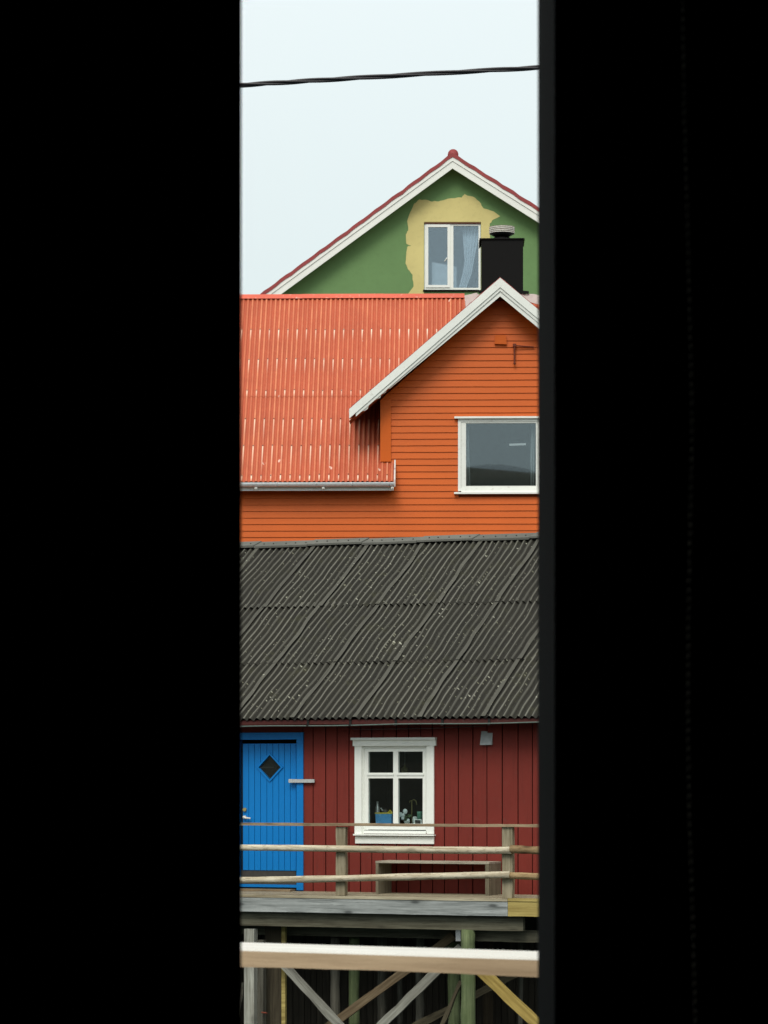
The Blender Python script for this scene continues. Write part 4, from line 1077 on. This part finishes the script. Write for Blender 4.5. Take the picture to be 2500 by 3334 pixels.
obj('stem', MB().tube([(x, yi, zs + .06), (x - .03, yi, zs + .11), (RF.x(1316, 2655, yi), yi - .02, RF.z(1316, 2655, yi))], .006, 6), M['leaf'], t_)
t_ = small('jar', 'small pale jar between the plant and the picture frame in the cabin window', 'jar')
x = RF.x(1347, 2660, yi); obj('body', MB().lathe([(.03, zs + .001), (.035, zs + .08), (.033, zs + .11), (.02, zs + .125)], x, yi + .04, 14), M['ceramic'], t_, True)
t_ = small('hook_stand', 'thin brass stand with a curved hook inside the cabin window', 'stand')
x = RF.x(1341, 2640, .38); zt = RF.z(1341, 2606, .38)
obj('rod', MB().tube([(x, .38, zs + .001), (x, .38, zt), (x + .03, .38, zt + .012), (x + .06, .38, zt - .01), (x + .07, .38, zt - .06)], .008, 6).tube([(x, .38, zt), (x - .03, .38, zt - .01), (x - .035, .38, zt - .03)], .006, 6), M['brass'], t_, True)
obj('foot', MB().lathe([(.04, zs + .001), (.035, zs + .012)], x, .38, 12), M['brass'], t_)
t_ = small('cup', 'green cup at the right end of the sill inside the cabin window', 'cup')
x = RF.x(1366, 2655, .33); zt = RF.z(1366, 2642, .33)
obj('body', MB().lathe([(.025, zs + .001), (.035, zt - .03), (.038, zt)], x, .33, 14), M['cupgreen'], t_, True)
obj('handle', MB().tube([(x + .034, .33, zt - .02), (x + .06, .33, zt - .04), (x + .032, .33, zt - .08)], .006, 6), M['cupgreen'], t_)
t_ = small('picture_frame', 'small white picture frame standing low at the right of the cabin window', 'picture frame')
x0, x1, zt = RF.x(1349, 2675, .2), RF.x(1373, 2675, .2), RF.z(1360, 2667, .2)
obj('border', frame_mb(x0, x1, zs + .001, zt, .012, .19, .205), M['white'], t_)
obj('picture', MB().box(x0 + .012, x1 - .012, .198, .204, zs + .013, zt - .012), M['kick'], t_)
t_ = small('pendant_lamp', 'small unlit hanging lamp behind the upper right pane of the cabin window', 'lamp')
x, z = RF.at(1318, 2500, .7); obj('cord', MB().tube([(x, .7, z), (x, .7, zd - .001)], .004, 6), M['galv'], t_)
obj('shade', MB().lathe([(.012, z + .05), (.018, z + .02), (.045, z - .005), (.05, z - .05), (.03, z - .08)], x, .7, 14), M['brass'], t_, True)

# ================================================================== DECK, RAILING, BENCH
dk = RF.root('wooden_deck', 'weathered timber deck on piles and cross braces in front of the red cabin', 'deck')
yF = -1.32
XD0, XD1 = XAr + .2, XBr
xj = RF.x(1653, 2950, yF)
nb = 9
for q in range(nb):
    y1 = -.031 - q * .143; y0 = y1 - .138
    if q == nb - 1: y0 = yF - .012
    for xa, xb, m_ in ((XD0, xj - .1 * (q % 2), M['deck']), (xj - .1 * (q % 2) + .003, XD1, M['deck'] if q < nb - 1 else M['yfascia'])):
        dz_ = random.uniform(-.002, .002)
        obj('deck_board', MB().box(xa, xb, y0, y1, -.036 + dz_, dz_), m_, dk)
zf1, zf0 = RF.z(1270, 2930, yF), RF.z(1270, 2976, yF)
def hbar(name, xa, xb, zc, w, y, t, mat, wob=.003):
    return bar(name, (xa, y, zc), (xb, y, zc), w, t, mat, dk, wob, 24)
zf1 = -.040
hbar('fascia_board', XD0, xj - .002, (zf1 + zf0) / 2, zf1 - zf0, yF + .02, .045, M['fascia'], .0015)
hbar('fascia_board', xj + .002, XD1, (zf1 + zf0) / 2, zf1 - zf0, yF + .02, .045, M['yfascia'], .0015)
zb1, zb0 = RF.z(1270, 2975, yF + .12), RF.z(1270, 3023, yF + .12)
hbar('beam', XD0, RF.x(1703, 3000, yF + .12), (zb1 + zb0) / 2, zb1 - zb0, yF + .16, .08, M['beam'])
z1, z0 = RF.z(1600, 3026, yF + .35), RF.z(1600, 3065, yF + .35)
hbar('beam', RF.x(1511, 3040, yF + .35), XD1, (z1 + z0) / 2, z1 - z0, yF + .35, .08, M['beam'])
hbar('beam', XD0, RF.x(1480, 3040, yF + .7), (z1 + z0) / 2 + .0, z1 - z0, yF + .75, .08, M['beam'])
for q in range(14):                                  # joists from the front beam back under the cabin
    x = XD0 + .3 + q * .72
    obj('joist', MB().box(x - .025, x + .025, yF + .21, 1.1, -.19, -.042), M['beam'], dk)
x0, z1 = RF.at(1486, 3027, yF + .3); x1, z0 = RF.at(1502, 3064, yF + .3)
obj('iron_bracket', MB().box(x0, x1, yF + .27, yF + .3, z0, z1), M['steel'], dk)
ZG = -RF.o.z - .5
def pile(px, py, w_px, y, mat, top_py, sq=False, yw=None):
    x, zt = RF.at(px, top_py, y); r = w_px / 2 * (RF.world(x, y, zt).y) / F
    if sq:
        return obj('pile', MB().box(x - r, x + r, y - r * .8, y + r * .8, ZG, zt), mat, dk)
    n = 14; pts = [(x + random.uniform(-.006, .006), y, zt + (ZG - zt) * q / n) for q in range(n + 1)]
    return obj('pile', MB().tube(pts, [r * (1 + .04 * math.sin(q * 1.7 + px)) for q in range(n + 1)], 12), mat, dk, True)
zt0 = 3024
pile(816.5, 0, 35, yF + .16, M['lightpile'], zt0, True)
pile(848, 0, 30, yF + .26, M['greypile'], 3060, True)
pile(1524, 0, 48, yF + .17, M['greenpile'], 3026)
pile(1478, 0, 40, yF + .95, M['greenpile'], 3068)
pile(1092, 0, 32, yF + .95, M['greypile'], 3052)
pile(1153, 0, 35, yF + 1.0, M['greenpile'], 3050)
pile(1243, 0, 29, yF + 1.5, M['greypile'], 3030)
pile(1302, 0, 18, yF + 2.0, M['greypile'], 3030)
pile(1367, 0, 27, yF + 1.5, M['greypile'], 3030)
pile(1589, 0, 34, yF + 1.8, M['brownpile'], 3060)
pile(1694, 0, 16, yF + 1.4, M['greypile'], 3062)
pile(600, 0, 40, yF + .17, M['greypile'], 3026)
pile(1960, 0, 44, yF + .17, M['greypile'], 3026)
x0, z1 = RF.at(864, 3146, yF + .5); x1, _ = RF.at(917, 3146, yF + .5)
obj('pile_panel', MB().box(x0, x1, yF + .48, yF + .52, ZG, zb0 + .02), M['panel'], dk)
x0, _ = RF.at(918, 3146, yF + .47); x1, _ = RF.at(930, 3146, yF + .47)
obj('batten', MB().box(x0, x1, yF + .45, yF + .5, ZG, zb0 - .02), M['yfascia'], dk)
obj('iron_spike', MB().tube([(RF.x(849, 3297, yF + .1), yF + .13, RF.z(849, 3297, yF + .1)), (RF.x(868, 3298, yF + .1), yF + .1, RF.z(868, 3298, yF + .1))], .012, 6), M['rust'], dk)
def brace(pa, pb, w_px, y, mat, ext=0.0):
    a = Vector((RF.x(*pa, y), y, RF.z(*pa, y))); b = Vector((RF.x(*pb, y), y, RF.z(*pb, y))); d = (b - a).normalized()
    return bar('brace', a - d * ext, b + d * .9, w_px / 245, .05, mat, dk, .008, 12)
brace((905, 3120), (1098, 3330), 27, yF + .28, M['greybrace'])
brace((1478, 3045), (1105, 3318), 27, yF + .62, M['brownbrace'])
brace((1503, 3084), (1250, 3330), 28, yF + .40, M['greybrace'])
brace((1500, 3195), (1445, 3325), 13, yF + .55, M['darkbrace'])
brace((1700, 3160), (1375, 3330), 24, yF + 1.05, M['darkbrace'])
brace((1535, 3130), (1740, 3326), 36, yF + .3, M['yellowbrace'])
brace((792, 3200), (786, 3250), 9, yF + .5, M['greypile'])
# dark plank wall under the cabin
x = XAr + .3; wl_y = 1.15
obj('lower_wall', MB().box(XAr + .3, XBr - .3, wl_y + .03, wl_y + .1, ZG, -.26), M['dark'], rcab)
while x < XBr - .3:
    w = random.uniform(.085, .11); obj('lower_board', MB().box(x + .004, x + w - .004, wl_y - random.uniform(0, .012), wl_y + .0295, ZG, -.255), M['under'], rcab); x += w
# railing
rl = RF.root('deck_railing', 'weathered railing of two log rails and a flat top board along the deck edge', 'railing')
yp = yF + .11
def rpost(pxa, pxb, ptop):
    x0, x1 = RF.x(pxa, 2800, yp - .05), RF.x(pxb, 2800, yp - .05)
    w = (x1 - x0) * .92; zt = RF.z((pxa + pxb) / 2, ptop, yp)
    return bar('post', (x0 + w / 2 + .01, yp, .003), (x0 + w / 2 + .01, yp, zt), w, .085, M['post2'] , rl, .004, 8)
M['post2'] = wood('post_wood', lin(158, 150, 128), lin(98, 88, 68), 'x', 0.85, 0.8, objvar=0.2)
rpost(1090, 1124, 2692); rpost(1631, 1668, 2692)
for px in (560, 2150): rpost(px, px + 35, 2692)
yr = yp - .10
def P3(px, py, y): x, z = RF.at(px, py, y); return (x, y, z)
xm = RF.x(1278, 2686, yp)
zt = RF.z(1278, 2686, yp - .06)
for xa, xb in ((XD0, xm - .001), (xm + .001, RF.x(1655, 2690, yp)), (RF.x(1655, 2690, yp) + .002, XD1)):
    bar('top_board', (xa, yp - .01, zt + random.uniform(-.002, .002)), (xb, yp - .01, zt + random.uniform(-.002, .002)), .036, .13, M['railtop'], rl, .0025, 20)
def dirpts(pa, pb, xa, xb, y):
    a, b = Vector(P3(*pa, y)), Vector(P3(*pb, y)); s = (b - a) / (b.x - a.x); return a + s * (xa - a.x), a + s * (xb - a.x)
p, q = dirpts((790, 2762.5), (1660, 2766), XD0, RF.x(1664, 2766, yr), yr)
log('rail', p, q, .036, .047, M['log'], rl, .05)
p, q = dirpts((1664, 2766), (1750, 2767), RF.x(1662, 2766, yr), XD1, yr - .005)
log('rail', p, q, .052, .044, M['logdark'], rl, .07)
p, q = dirpts((790, 2863), (1660, 2851), XD0, RF.x(1660, 2851, yr), yr)
log('rail', p, q, .042, .046, M['log'], rl, .07)
p, q = dirpts((1662, 2851), (1750, 2851.5), RF.x(1661, 2851, yr), XD1, yr + .004)
log('rail', p, q, .046, .04, M['logdark'], rl, .05)
# bench
bn = RF.root('bench', 'low grey plank bench standing against the red wall below the window', 'bench')
yb0 = -.52
x0, z1 = RF.at(1222, 2803, yb0); x1, z0 = RF.at(1592, 2814, yb0)
M['bench2'] = wood('bench_side', lin(150, 142, 122), lin(92, 84, 68), 'z', 0.85, 0.4)
obj('seat', MB().box(x0, x1, yb0, -.045, z0, z1), M['bench'], bn)
obj('side_panel', MB().box(x0 + .002, x0 + .042, yb0 + .004, -.045, .001, z0 - .0005), M['bench2'], bn)
obj('side_panel', MB().box(x1 - .055, x1 - .003, yb0 + .004, -.045, .001, z0 - .0005), M['bench2'], bn)
